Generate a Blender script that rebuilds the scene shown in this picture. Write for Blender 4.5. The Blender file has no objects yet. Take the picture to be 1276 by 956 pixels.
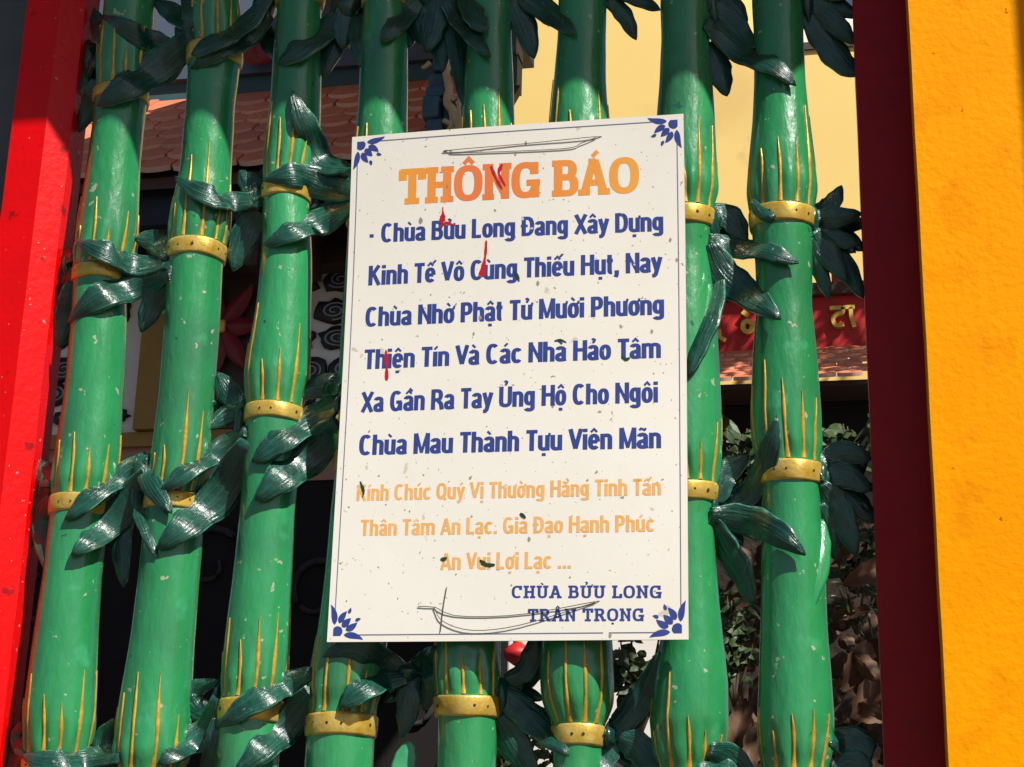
import bpy, bmesh, math, random, unicodedata
import numpy as np
from mathutils import Vector, Matrix
random.seed(7)
rng = np.random.default_rng(5)
SC = bpy.context.scene
COL = SC.collection
R = math.radians

# ------------------------------------------------------------------ camera
F = 2047.0                                    # focal length in pixels of a 1276 px wide picture
AX = Vector((9918, 386, 2047)).normalized()   # world X (along the gate) seen from the camera
BZ = Vector((167, 6565, -2047)); BZ = (BZ - AX * BZ.dot(AX)).normalized()
CY = BZ.cross(AX).normalized()
CAM = Vector((0.0, -2.9, 1.6))
rot = Matrix((AX, CY, BZ))                    # camera -> world
cam = bpy.data.objects.new('camera', bpy.data.cameras.new('camera'))
COL.objects.link(cam)
cam.matrix_world = Matrix.Translation(CAM) @ rot.to_4x4()
cam.data.sensor_width = 36; cam.data.lens = F / 1276 * 36
cam.data.clip_end = 2000; cam.data.clip_start = 0.05
SC.camera = cam

def P(px, py, Y):
    d = rot @ Vector((px - 638, 478 - py, -F))
    return CAM + d * ((Y - CAM.y) / d.y)
def PXM(px, py, Y):                           # metres per pixel at a point
    p = P(px, py, Y) - CAM
    return (-(rot.transposed() @ p).z) / F
def to_px(x, y, z):
    c = rot.transposed() @ (Vector((x, y, z)) - CAM)
    return 638 - c.x / c.z * F, 478 + c.y / c.z * F

# ------------------------------------------------------------------ light
SUN_EL, SUN_AZ = 47.5, 50.0                   # azimuth from the gate's normal, to the right
S = Vector((math.cos(R(SUN_EL)) * math.sin(R(SUN_AZ)), -math.cos(R(SUN_EL)) * math.cos(R(SUN_AZ)), math.sin(R(SUN_EL))))
sd = bpy.data.lights.new('sun', 'SUN'); sd.energy = 5.0; sd.angle = R(0.5); sd.color = (1, .955, .88)
so = bpy.data.objects.new('sun', sd); COL.objects.link(so)
so.rotation_euler = S.to_track_quat('Z', 'Y').to_euler()
W = bpy.data.worlds.new('World'); SC.world = W; W.use_nodes = True
wn = W.node_tree
sky = wn.nodes.new('ShaderNodeTexSky'); sky.sky_type = 'NISHITA'; sky.sun_disc = False
sky.sun_elevation = R(SUN_EL); sky.sun_rotation = math.atan2(S.x, S.y)
wn.links.new(sky.outputs[0], wn.nodes['Background'].inputs[0])
wn.nodes['Background'].inputs[1].default_value = 0.05
SC.view_settings.view_transform = 'Standard'; SC.view_settings.look = 'None'
SC.view_settings.exposure = 0.38; SC.view_settings.gamma = 1
SC.cycles.max_bounces = 6; SC.cycles.use_denoising = True

# ------------------------------------------------------------------ helpers
def link(o, parent=None):
    COL.objects.link(o)
    if parent: o.parent = parent
    return o
def mesh(name, verts, faces, mats, smooth=True, idx=None):
    me = bpy.data.meshes.new(name)
    me.from_pydata([tuple(v) for v in verts], [], faces)
    for m in (mats if isinstance(mats, (list, tuple)) else [mats]): me.materials.append(m)
    if idx is not None: me.polygons.foreach_set('material_index', idx)
    me.polygons.foreach_set('use_smooth', [smooth] * len(me.polygons))
    me.update()
    return me
def obj(name, verts, faces, mat, parent=None, smooth=True, idx=None, org=None):
    if org is None: org = ORG.get(parent.name, Vector((0, 0, 0))) if parent else Vector((0, 0, 0))
    me = mesh(name, [Vector(v) - org for v in verts], faces, mat, smooth, idx)
    o = bpy.data.objects.new(name, me)
    link(o, parent)
    ORG[o.name] = org
    if not parent: o.location = org
    return o
ORG = {}
def thing(name, label, cat, loc, group=None):
    o = bpy.data.objects.new(name, None); link(o); o.location = loc
    o.empty_display_size = .05
    ORG[o.name] = Vector(loc)
    return tag(o, label, cat, group)
def tag(o, label=None, cat=None, group=None, kind=None):
    if label: o['label'] = label
    if cat: o['category'] = cat
    if group: o['group'] = group
    if kind: o['kind'] = kind
    return o
def box(x0, x1, y0, y1, z0, z1, bev=0.0):
    bm = bmesh.new()
    bmesh.ops.create_cube(bm, size=1)
    for v in bm.verts:
        v.co = Vector(((x0 + x1) / 2 + v.co.x * (x1 - x0), (y0 + y1) / 2 + v.co.y * (y1 - y0), (z0 + z1) / 2 + v.co.z * (z1 - z0)))
    if bev: bmesh.ops.bevel(bm, geom=bm.edges[:], offset=bev, segments=2, affect='EDGES', profile=.5)
    vs = [v.co.copy() for v in bm.verts]; fs = [[v.index for v in f.verts] for f in bm.faces]
    bm.free(); return vs, fs
class Join:
    def __init__(s): s.v = []; s.f = []; s.i = []
    def add(s, vf, mi=0):
        n = len(s.v); s.v += list(vf[0]); s.f += [[a + n for a in f] for f in vf[1]]; s.i += [mi] * len(vf[1]); return s
def smooth1(a, k):
    a = np.asarray(a, float); n = len(a)
    if k < 1: return a
    p = np.concatenate([np.full(k, a[0]), a, np.full(k, a[-1])])
    ker = np.hanning(2 * k + 3)[1:-1]; ker /= ker.sum()
    return np.convolve(p, ker, 'valid')[:n]

# ------------------------------------------------------------------ materials
def mat(name, base, rough=.5, var=None, vscale=6, vamt=.6, bump=0, bscale=40, spots=None, stretch=None, spec=.5, coat=0, crough=.12, metal=0, bdist=.002):
    """base colour with noise variation towards `var`, fine bump, and optional spots [(colour, scale, threshold)]"""
    m = bpy.data.materials.new(name); m.use_nodes = True
    nt = m.node_tree; N = nt.nodes; L = nt.links
    b = N['Principled BSDF']
    b.inputs['Roughness'].default_value = rough
    b.inputs['Metallic'].default_value = metal
    b.inputs['Specular IOR Level'].default_value = spec
    b.inputs['Coat Weight'].default_value = coat; b.inputs['Coat Roughness'].default_value = crough
    tc = N.new('ShaderNodeTexCoord'); vec = tc.outputs['Object']
    if stretch:
        mp = N.new('ShaderNodeMapping'); mp.inputs['Scale'].default_value = stretch
        L.new(vec, mp.inputs[0]); svec = mp.outputs[0]
    else: svec = vec
    col = None
    rgb = N.new('ShaderNodeRGB'); rgb.outputs[0].default_value = (*base, 1); col = rgb.outputs[0]
    if var:
        nz = N.new('ShaderNodeTexNoise'); nz.inputs['Scale'].default_value = vscale; nz.inputs['Detail'].default_value = 6
        nz.inputs['Roughness'].default_value = .65
        L.new(svec, nz.inputs['Vector'])
        rp = N.new('ShaderNodeMapRange'); rp.inputs[1].default_value = .35; rp.inputs[2].default_value = .65
        rp.inputs[4].default_value = vamt; L.new(nz.outputs[0], rp.inputs[0])
        mx = N.new('ShaderNodeMix'); mx.data_type = 'RGBA'
        L.new(rp.outputs[0], mx.inputs[0]); L.new(col, mx.inputs[6]); mx.inputs[7].default_value = (*var, 1); col = mx.outputs[2]
    for k, (c, sc, th, *sw_) in enumerate(spots or []):
        nz = N.new('ShaderNodeTexNoise'); nz.inputs['Scale'].default_value = sc; nz.inputs['Detail'].default_value = 3
        mp = N.new('ShaderNodeMapping'); mp.inputs['Location'].default_value = (3.1 * k, 7.7 * k, 1.3 * k)
        L.new(vec, mp.inputs[0]); L.new(mp.outputs[0], nz.inputs['Vector'])
        rp = N.new('ShaderNodeMapRange'); rp.inputs[1].default_value = th; rp.inputs[2].default_value = th + (sw_[0] if sw_ else .02)
        L.new(nz.outputs[0], rp.inputs[0])
        mx = N.new('ShaderNodeMix'); mx.data_type = 'RGBA'
        L.new(rp.outputs[0], mx.inputs[0]); L.new(col, mx.inputs[6]); mx.inputs[7].default_value = (*c, 1); col = mx.outputs[2]
    L.new(col, b.inputs['Base Color'])
    if bump:
        nz = N.new('ShaderNodeTexNoise'); nz.inputs['Scale'].default_value = bscale; nz.inputs['Detail'].default_value = 5
        L.new(svec, nz.inputs['Vector'])
        bp = N.new('ShaderNodeBump'); bp.inputs['Strength'].default_value = bump; bp.inputs['Distance'].default_value = bdist
        L.new(nz.outputs[0], bp.inputs['Height']); L.new(bp.outputs[0], b.inputs['Normal'])
    m['col'] = 1
    return m
def mixin(m, fac_socket, colour):
    nt = m.node_tree; b = nt.nodes['Principled BSDF']; src = b.inputs['Base Color'].links[0].from_socket
    mx = nt.nodes.new('ShaderNodeMix'); mx.data_type = 'RGBA'
    nt.links.new(fac_socket, mx.inputs[0]); nt.links.new(src, mx.inputs[6]); mx.inputs[7].default_value = (*colour, 1)
    nt.links.new(mx.outputs[2], b.inputs['Base Color'])
def attr_mix(m, attr, colour, lo, hi, scale):
    """worn paint: shows `colour` where the attribute plus noise is high"""
    nt = m.node_tree; N = nt.nodes; L = nt.links
    a = N.new('ShaderNodeAttribute'); a.attribute_name = attr
    nz = N.new('ShaderNodeTexNoise'); nz.inputs['Scale'].default_value = scale; nz.inputs['Detail'].default_value = 5
    tc = N.new('ShaderNodeTexCoord'); L.new(tc.outputs['Object'], nz.inputs['Vector'])
    ad = N.new('ShaderNodeMath'); ad.operation = 'ADD'; L.new(a.outputs['Fac'], ad.inputs[0]); L.new(nz.outputs[0], ad.inputs[1])
    rp = N.new('ShaderNodeMapRange'); rp.inputs[1].default_value = lo; rp.inputs[2].default_value = hi
    L.new(ad.outputs[0], rp.inputs[0]); mixin(m, rp.outputs[0], colour)

M = {}
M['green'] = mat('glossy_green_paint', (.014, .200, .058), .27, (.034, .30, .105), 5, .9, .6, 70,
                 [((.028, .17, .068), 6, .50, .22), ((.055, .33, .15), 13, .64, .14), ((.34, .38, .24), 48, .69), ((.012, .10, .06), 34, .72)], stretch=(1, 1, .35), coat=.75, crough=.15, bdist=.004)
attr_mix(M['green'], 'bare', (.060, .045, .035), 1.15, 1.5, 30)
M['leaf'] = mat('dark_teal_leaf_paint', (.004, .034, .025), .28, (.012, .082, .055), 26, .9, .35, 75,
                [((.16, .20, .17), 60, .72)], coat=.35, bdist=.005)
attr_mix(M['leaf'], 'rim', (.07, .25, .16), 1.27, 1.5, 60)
def leaf_strokes(m):
    nt = m.node_tree; N = nt.nodes; L = nt.links; b = N['Principled BSDF']
    a = N.new('ShaderNodeAttribute'); a.attribute_name = 'across'; v = N.new('ShaderNodeAttribute'); v.attribute_name = 'along'
    cb_ = N.new('ShaderNodeCombineXYZ'); L.new(a.outputs['Fac'], cb_.inputs[0]); L.new(v.outputs['Fac'], cb_.inputs[1])
    oi = N.new('ShaderNodeObjectInfo'); L.new(oi.outputs['Random'], cb_.inputs[2])
    mp = N.new('ShaderNodeMapping'); mp.inputs['Scale'].default_value = (6, 3.2, 40); L.new(cb_.outputs[0], mp.inputs[0])
    nz = N.new('ShaderNodeTexNoise'); nz.inputs['Scale'].default_value = 1.0; nz.inputs['Detail'].default_value = 4; L.new(mp.outputs[0], nz.inputs['Vector'])
    bp = N.new('ShaderNodeBump'); bp.inputs['Strength'].default_value = .75; bp.inputs['Distance'].default_value = .004
    L.new(nz.outputs[0], bp.inputs['Height']); L.new(b.inputs['Normal'].links[0].from_socket, bp.inputs['Normal']); L.new(bp.outputs[0], b.inputs['Normal'])
    rp = N.new('ShaderNodeMapRange'); rp.inputs[1].default_value = .50; rp.inputs[2].default_value = .72; rp.inputs[4].default_value = .7
    L.new(nz.outputs[0], rp.inputs[0]); mixin(m, rp.outputs[0], (.028, .125, .085))
leaf_strokes(M['leaf'])
def tile_vary(m, colour, amt):
    nt = m.node_tree; oi = nt.nodes.new('ShaderNodeObjectInfo'); mt = nt.nodes.new('ShaderNodeMath'); mt.operation = 'MULTIPLY'; mt.inputs[1].default_value = amt
    nt.links.new(oi.outputs['Random'], mt.inputs[0]); mixin(m, mt.outputs[0], colour)
M['gold'] = mat('gold_paint', (.62, .38, .035), .33, (.80, .62, .20), 45, .7, .5, 70, [((.30, .15, .02), 60, .72)], metal=.45, bdist=.003)
M['streak'] = mat('gold_streak_paint', (.70, .42, .05), .35, (.42, .19, .01), 50, .8, .4, 90, metal=.3)
M['hole'] = mat('nail_hole', (.02, .013, .008), .9)
M['red'] = mat('glossy_red_paint', (.74, .0006, .0012), .34, (.60, .001, .002), 9, .6, .3, 70,
               [((.60, .22, .22), 75, .70), ((.30, .002, .004), 20, .66, .06)], coat=.06, spec=.22, bdist=.003)
attr_mix(M['red'], 'rim', (.75, .30, .30), 1.42, 1.55, 55)
M['darkred'] = mat('crimson_paint', (.30, .003, .008), .4, (.22, .002, .006), 12, .6, .4, 90, [((.40, .10, .11), 140, .74)], spec=.2)
M['yellow'] = mat('yellow_stucco_paint', (.96, .355, .0003), .55, (.90, .315, .0004), 4, .8, .38, 70,
                  [((.84, .27, .0006), 9, .55, .15), ((.35, .14, .01), 46, .735)], bdist=.004, spec=.05)
M['panel'] = mat('cream_white_panel', (.86, .82, .74), .42, (.81, .76, .66), 5, .6, .08, 60,
                 [((.30, .24, .15), 130, .70), ((.36, .28, .17), 75, .725), ((.64, .57, .45), 26, .70)], bdist=.001)
M['edge'] = mat('panel_edge', (.42, .38, .30), .7)
M['blue'] = mat('navy_blue_print', (.028, .050, .235), .4, (.05, .08, .30), 30, .5, spots=[((.62, .60, .60), 60, .73)])
M['line'] = mat('grey_blue_line_print', (.13, .14, .26), .5)
M['orange'] = mat('pale_orange_print', (.82, .40, .10), .4, (.86, .50, .19), 40, .8, spots=[((.70, .62, .50), 70, .69)])
M['title'] = mat('orange_title_print', (.82, .36, .035), .4)
M['redpaint'] = mat('red_paint_drip', (.55, .01, .015), .3)
M['smudge'] = mat('dark_green_smudge', (.015, .05, .03), .4)
M['wire'] = mat('rusty_wire', (.10, .075, .06), .5, (.22, .17, .12), 60, .7, metal=.6)

# ------------------------------------------------------------------ bamboo gate
# outline of each stalk in the picture: (y, left, right); bands: (y_top, y_bottom)
STALKS = [
 ([(-160,142,206),(-60,136,200),(0,130,193),(25,129,192),(60,122,190),(88,119,188),(112,122,185),(118,118,184),(130,118,182),(160,116,179),(200,110,175),(250,103,173),(295,95,172),(325,92,168),(337,90,156),(355,91,156),(395,90,158),(450,85,156),(500,80,152),(560,70,150),(600,64,148),(621,66,140),(630,62,135),(645,63,134),(680,58,130),(720,54,126),(780,45,122),(850,35,120),(900,29,118),(935,31,113),(945,30,106),(975,30,104),(1040,24,100),(1110,10,96)],
  [(-130,-112),(116,130),(338,355),(622,644),(944,968)]),
 ([(-160,250,312),(-60,243,304),(0,238,298),(30,232,300),(52,236,300),(62,234,300),(84,235,299),(130,232,292),(165,229,291),(220,224,288),(265,213,288),(290,210,286),(304,211,283),(310,209,279),(330,209,277),(400,206,274),(450,202,270),(500,198,266),(560,190,262),(600,185,258),(614,184,248),(622,180,245),(640,181,250),(650,181,254),(700,175,250),(760,168,245),(800,163,242),(860,152,239),(900,146,238),(940,141,238),(962,144,226),(975,142,222),(1110,132,212)],
  [(-140,-122),(63,83),(307,327),(617,638),(964,990)]),
 ([(-160,362,420),(-60,352,412),(-14,343,408),(0,345,402),(12,346,400),(50,342,400),(80,340,400),(120,338,400),(160,333,399),(200,328,392),(222,329,388),(232,327,382),(255,327,385),(300,327,388),(330,325,389),(380,320,388),(430,311,387),(470,304,386),(497,305,380),(508,307,376),(530,306,376),(590,303,372),(640,299,367),(700,293,365),(760,285,362),(820,278,360),(850,275,358),(866,277,353),(873,273,349),(900,272,349),(956,268,347),(1050,254,344),(1110,250,330)],
  [(-10,10),(231,252),(509,528),(872,901)]),
 ([(-160,468,520),(-60,458,512),(-14,452,506),(-4,453,502),(12,453,506),(50,450,508),(100,448,508),(140,446,508),(190,440,508),(245,432,508),(262,434,502),(285,434,502),(400,426,504),(500,420,504),(545,416,504),(565,418,494),(590,418,492),(640,412,490),(720,405,488),(790,396,484),(830,387,478),(865,383,474),(884,388,469),(892,383,468),(918,382,466),(956,380,465),(1110,360,458)],
  [(-16,10),(262,284),(566,590),(891,919)]),
 ([(-160,592,646),(-60,588,640),(0,586,638),(40,584,637),(100,578,640),(165,574,642),(205,572,644),(225,576,638),(250,577,638),(350,572,640),(470,560,636),(520,556,634),(535,562,628),(560,562,628),(700,552,624),(800,541,623),(850,539,624),(866,543,623),(872,543,623),(896,545,620),(956,545,618),(1110,532,612)],
  [(-90,-72),(226,248),(536,558),(870,896)]),
 ([(-160,700,758),(-60,698,756),(0,696,756),(50,695,755),(100,690,755),(130,687,757),(180,683,762),(215,688,756),(240,690,754),(350,688,758),(480,678,762),(520,682,758),(535,686,752),(560,686,750),(700,680,754),(800,675,763),(845,672,765),(875,675,764),(894,684,758),(904,690,753),(931,690,751),(956,689,749),(1110,676,752)],
  [(-110,-92),(218,240),(536,558),(904,931)]),
 ([(-160,826,884),(-100,822,886),(-60,826,882),(0,823,886),(50,824,884),(100,822,888),(140,819,890),(200,815,893),(240,812,895),(258,818,889),(266,819,889),(288,820,887),(320,820,885),(400,812,893),(450,810,896),(520,808,899),(570,808,899),(598,816,895),(606,819,894),(628,820,890),(642,821,888),(700,823,892),(750,824,896),(800,823,902),(850,815,907),(900,810,908),(940,814,903),(958,822,897),(985,822,895),(1110,812,898)],
  [(-90,-70),(266,288),(606,629),(960,986)]),
 ([(-160,938,994),(-60,936,998),(-20,938,998),(0,937,1000),(50,940,1001),(100,940,1003),(150,938,1008),(200,933,1014),(240,932,1018),(260,935,1015),(266,934,1012),(288,937,1012),(330,942,1012),(380,943,1011),(420,940,1015),(470,937,1020),(520,936,1023),(558,938,1023),(574,946,1021),(580,948,1022),(606,950,1021),(650,950,1023),(700,949,1028),(740,949,1029),(780,948,1030),(850,946,1036),(900,944,1039),(935,946,1037),(956,951,1031),(985,952,1028),(1110,946,1032)],
  [(-26,-8),(266,288),(580,606),(962,988)]),
]
GORG = Vector((P(600, 478, 0).x, 0, 0))
gate = thing('bamboo_gate', 'tall gate of painted green concrete bamboo stalks with gold rings and dark leaves', 'gate', GORG)
YY = np.arange(-160, 1111, 5.0)
SK = []
for pts, bands in STALKS:
    a = np.array(pts, float)
    xl = smooth1(np.interp(YY, a[:, 0], a[:, 1]), 2); xr = smooth1(np.interp(YY, a[:, 0], a[:, 2]), 2)
    cx = smooth1((xl + xr) / 2, 7)
    C = np.array([P(c, y, 0) for c, y in zip(cx, YY)])
    r = np.array([(b - a_) / 2 * PXM(c, y, 0) for a_, b, c, y in zip(xl, xr, cx, YY)])
    SK.append(dict(C=C, r=r, bands=bands, cx=cx))
def surf_depth(x, z):
    d = .012
    for s in SK:
        c = np.interp(-z, -s['C'][:, 2], s['C'][:, 0]); r = np.interp(-z, -s['C'][:, 2], s['r'])
        q = abs(x - c)
        if q < r * .995: d = min(d, -math.sqrt(r * r - q * q))
        elif q < r * 1.3: d = min(d, .012 - (1.3 - q / r) / .3 * .015)
    return d
NT = 72
stalk_objs = []
for si, s in enumerate(SK):
    C, r, bands = s['C'], s['r'], s['bands']
    ns = 11; ph = random.uniform(0, 2 * math.pi / ns)
    grooves = [ph + k * 2 * math.pi / ns + random.uniform(-.07, .07) for k in range(ns)]
    yb = [(b[0] + b[1]) / 2 for b in bands]; tops = [b[0] for b in bands]
    th = np.linspace(0, 2 * math.pi, NT, endpoint=False)
    # depth of grooves along the height: strongest just above each band
    def gdepth(y):
        best = 0
        for t in tops:
            if t - 62 < y < t: best = max(best, min(1, (y - (t - 62)) / 40) * (.35 + .65 * min(1, (t - y) / 8)))
        return best
    V = []; bare = []
    wob = smooth1(rng.normal(0, 1, (len(YY))), 6); wob2 = smooth1(rng.normal(0, 1, len(YY)), 8)
    for i, y in enumerate(YY):
        g = gdepth(y)
        for t in th:
            dg = min(abs((t - gg + math.pi) % (2 * math.pi) - math.pi) for gg in grooves)
            k = 1 + .03 * g - .11 * g * math.exp(-(dg / .13) ** 2) + .006 * math.sin(2 * t + wob[i] * 2) + .004 * wob2[i]
            V.append((C[i, 0] + r[i] * k * math.cos(t), C[i, 1] + r[i] * k * math.sin(t), C[i, 2]))
            # theta measured so that -pi/2 faces the viewer's side; paint is thin on the back and left flank
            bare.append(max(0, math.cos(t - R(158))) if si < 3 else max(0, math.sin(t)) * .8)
    n = len(YY); Fc = []
    for i in range(n - 1):
        for j in range(NT):
            Fc.append((i * NT + (j + 1) % NT, i * NT + j, (i + 1) * NT + j, (i + 1) * NT + (j + 1) % NT))
    Fc.append(list(range(NT))); Fc.append([(n - 1) * NT + j for j in reversed(range(NT))])
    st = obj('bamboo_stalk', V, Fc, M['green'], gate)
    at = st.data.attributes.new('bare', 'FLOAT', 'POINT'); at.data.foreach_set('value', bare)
    stalk_objs.append(st)
    def at_y(y):
        return np.array([np.interp(y, YY, C[:, k]) for k in range(3)]), float(np.interp(y, YY, r))
    for (b0, b1) in bands:
        J = Join(); prof = []
        for f, e in ((0, -.001), (.02, .0028), (.12, .0042), (.5, .0048), (.88, .0042), (.98, .0028), (1, -.001)): prof.append((f, e))
        vs = []; nb = 64
        for f, e in prof:
            c, rr = at_y(b0 + (b1 - b0) * f)
            rr = min(rr, at_y((b0 + b1) / 2)[1] * 1.03)
            for j in range(nb):
                t = 2 * math.pi * j / nb
                q = rr + e + .0009 * math.sin(5 * t + b0) * (1 if 0 < f < 1 else 0)
                vs.append((c[0] + q * math.cos(t), c[1] + q * math.sin(t), c[2] + .0010 * math.sin(3 * t + b0)))
        fs = [(i * nb + (j + 1) % nb, i * nb + j, (i + 1) * nb + j, (i + 1) * nb + (j + 1) % nb) for i in range(len(prof) - 1) for j in range(nb)]
        J.add((vs, fs))
        c, rr = at_y((b0 + b1) / 2)
        for j in range(14):                       # small nail holes round the ring
            t = 2 * math.pi * (j + random.uniform(-.12, .12)) / 14 + b0
            if random.random() < .1: continue
            ctr = Vector((c[0] + (rr + .0052) * math.cos(t), c[1] + (rr + .0052) * math.sin(t), c[2]))
            u = Vector((-math.sin(t), math.cos(t), 0)); w = Vector((0, 0, 1)); a = .0028 * random.uniform(.7, 1.2)
            J.add(([ctr + u * a * math.cos(q) + w * a * math.sin(q) for q in [k * math.pi / 3 for k in range(6)]], [list(range(6))]), 1)
        obj('gold_band', J.v, J.f, [M['gold'], M['hole']], st, idx=J.i)
        # gold streaks rising out of the ring along the grooves
        for gi, g0 in enumerate(grooves):
            t = (g0 + math.pi) % (2 * math.pi) - math.pi
            if t > .5 and t < math.pi - .5: continue      # the back is plain
            Lh = random.choice([48, 66, 88, 108]) * (1.0 if b1 - b0 > 17 else .75) * random.uniform(.85, 1.15)
            vs = []; m_ = 12
            for i in range(m_ + 1):
                f = i / m_; y = b0 - 1 - Lh * f
                c, rr = at_y(y); g = gdepth(y)
                wd = .0056 * (1 - f) ** .6 * (.75 + .25 * math.sin(f * 9 + gi)) + .0004
                tt = g0 + .05 * math.sin(f * 2.2 + gi) * f
                for q, e in ((-1, -.0004), (-.45, .0016), (.45, .0016), (1, -.0004)):
                    k = rr * (1 + .03 * g - .092 * g * math.exp(-((tt - g0) / .13) ** 2)) + e + .0008
                    a = tt + q * wd / rr
                    vs.append((c[0] + k * math.cos(a), c[1] + k * math.sin(a), c[2]))
            fs = [(i * 4 + j, i * 4 + j + 1, i * 4 + j + 5, i * 4 + j + 4) for i in range(m_) for j in range(3)]
            obj('gold_streak', vs, fs, M['streak'], st)

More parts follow.
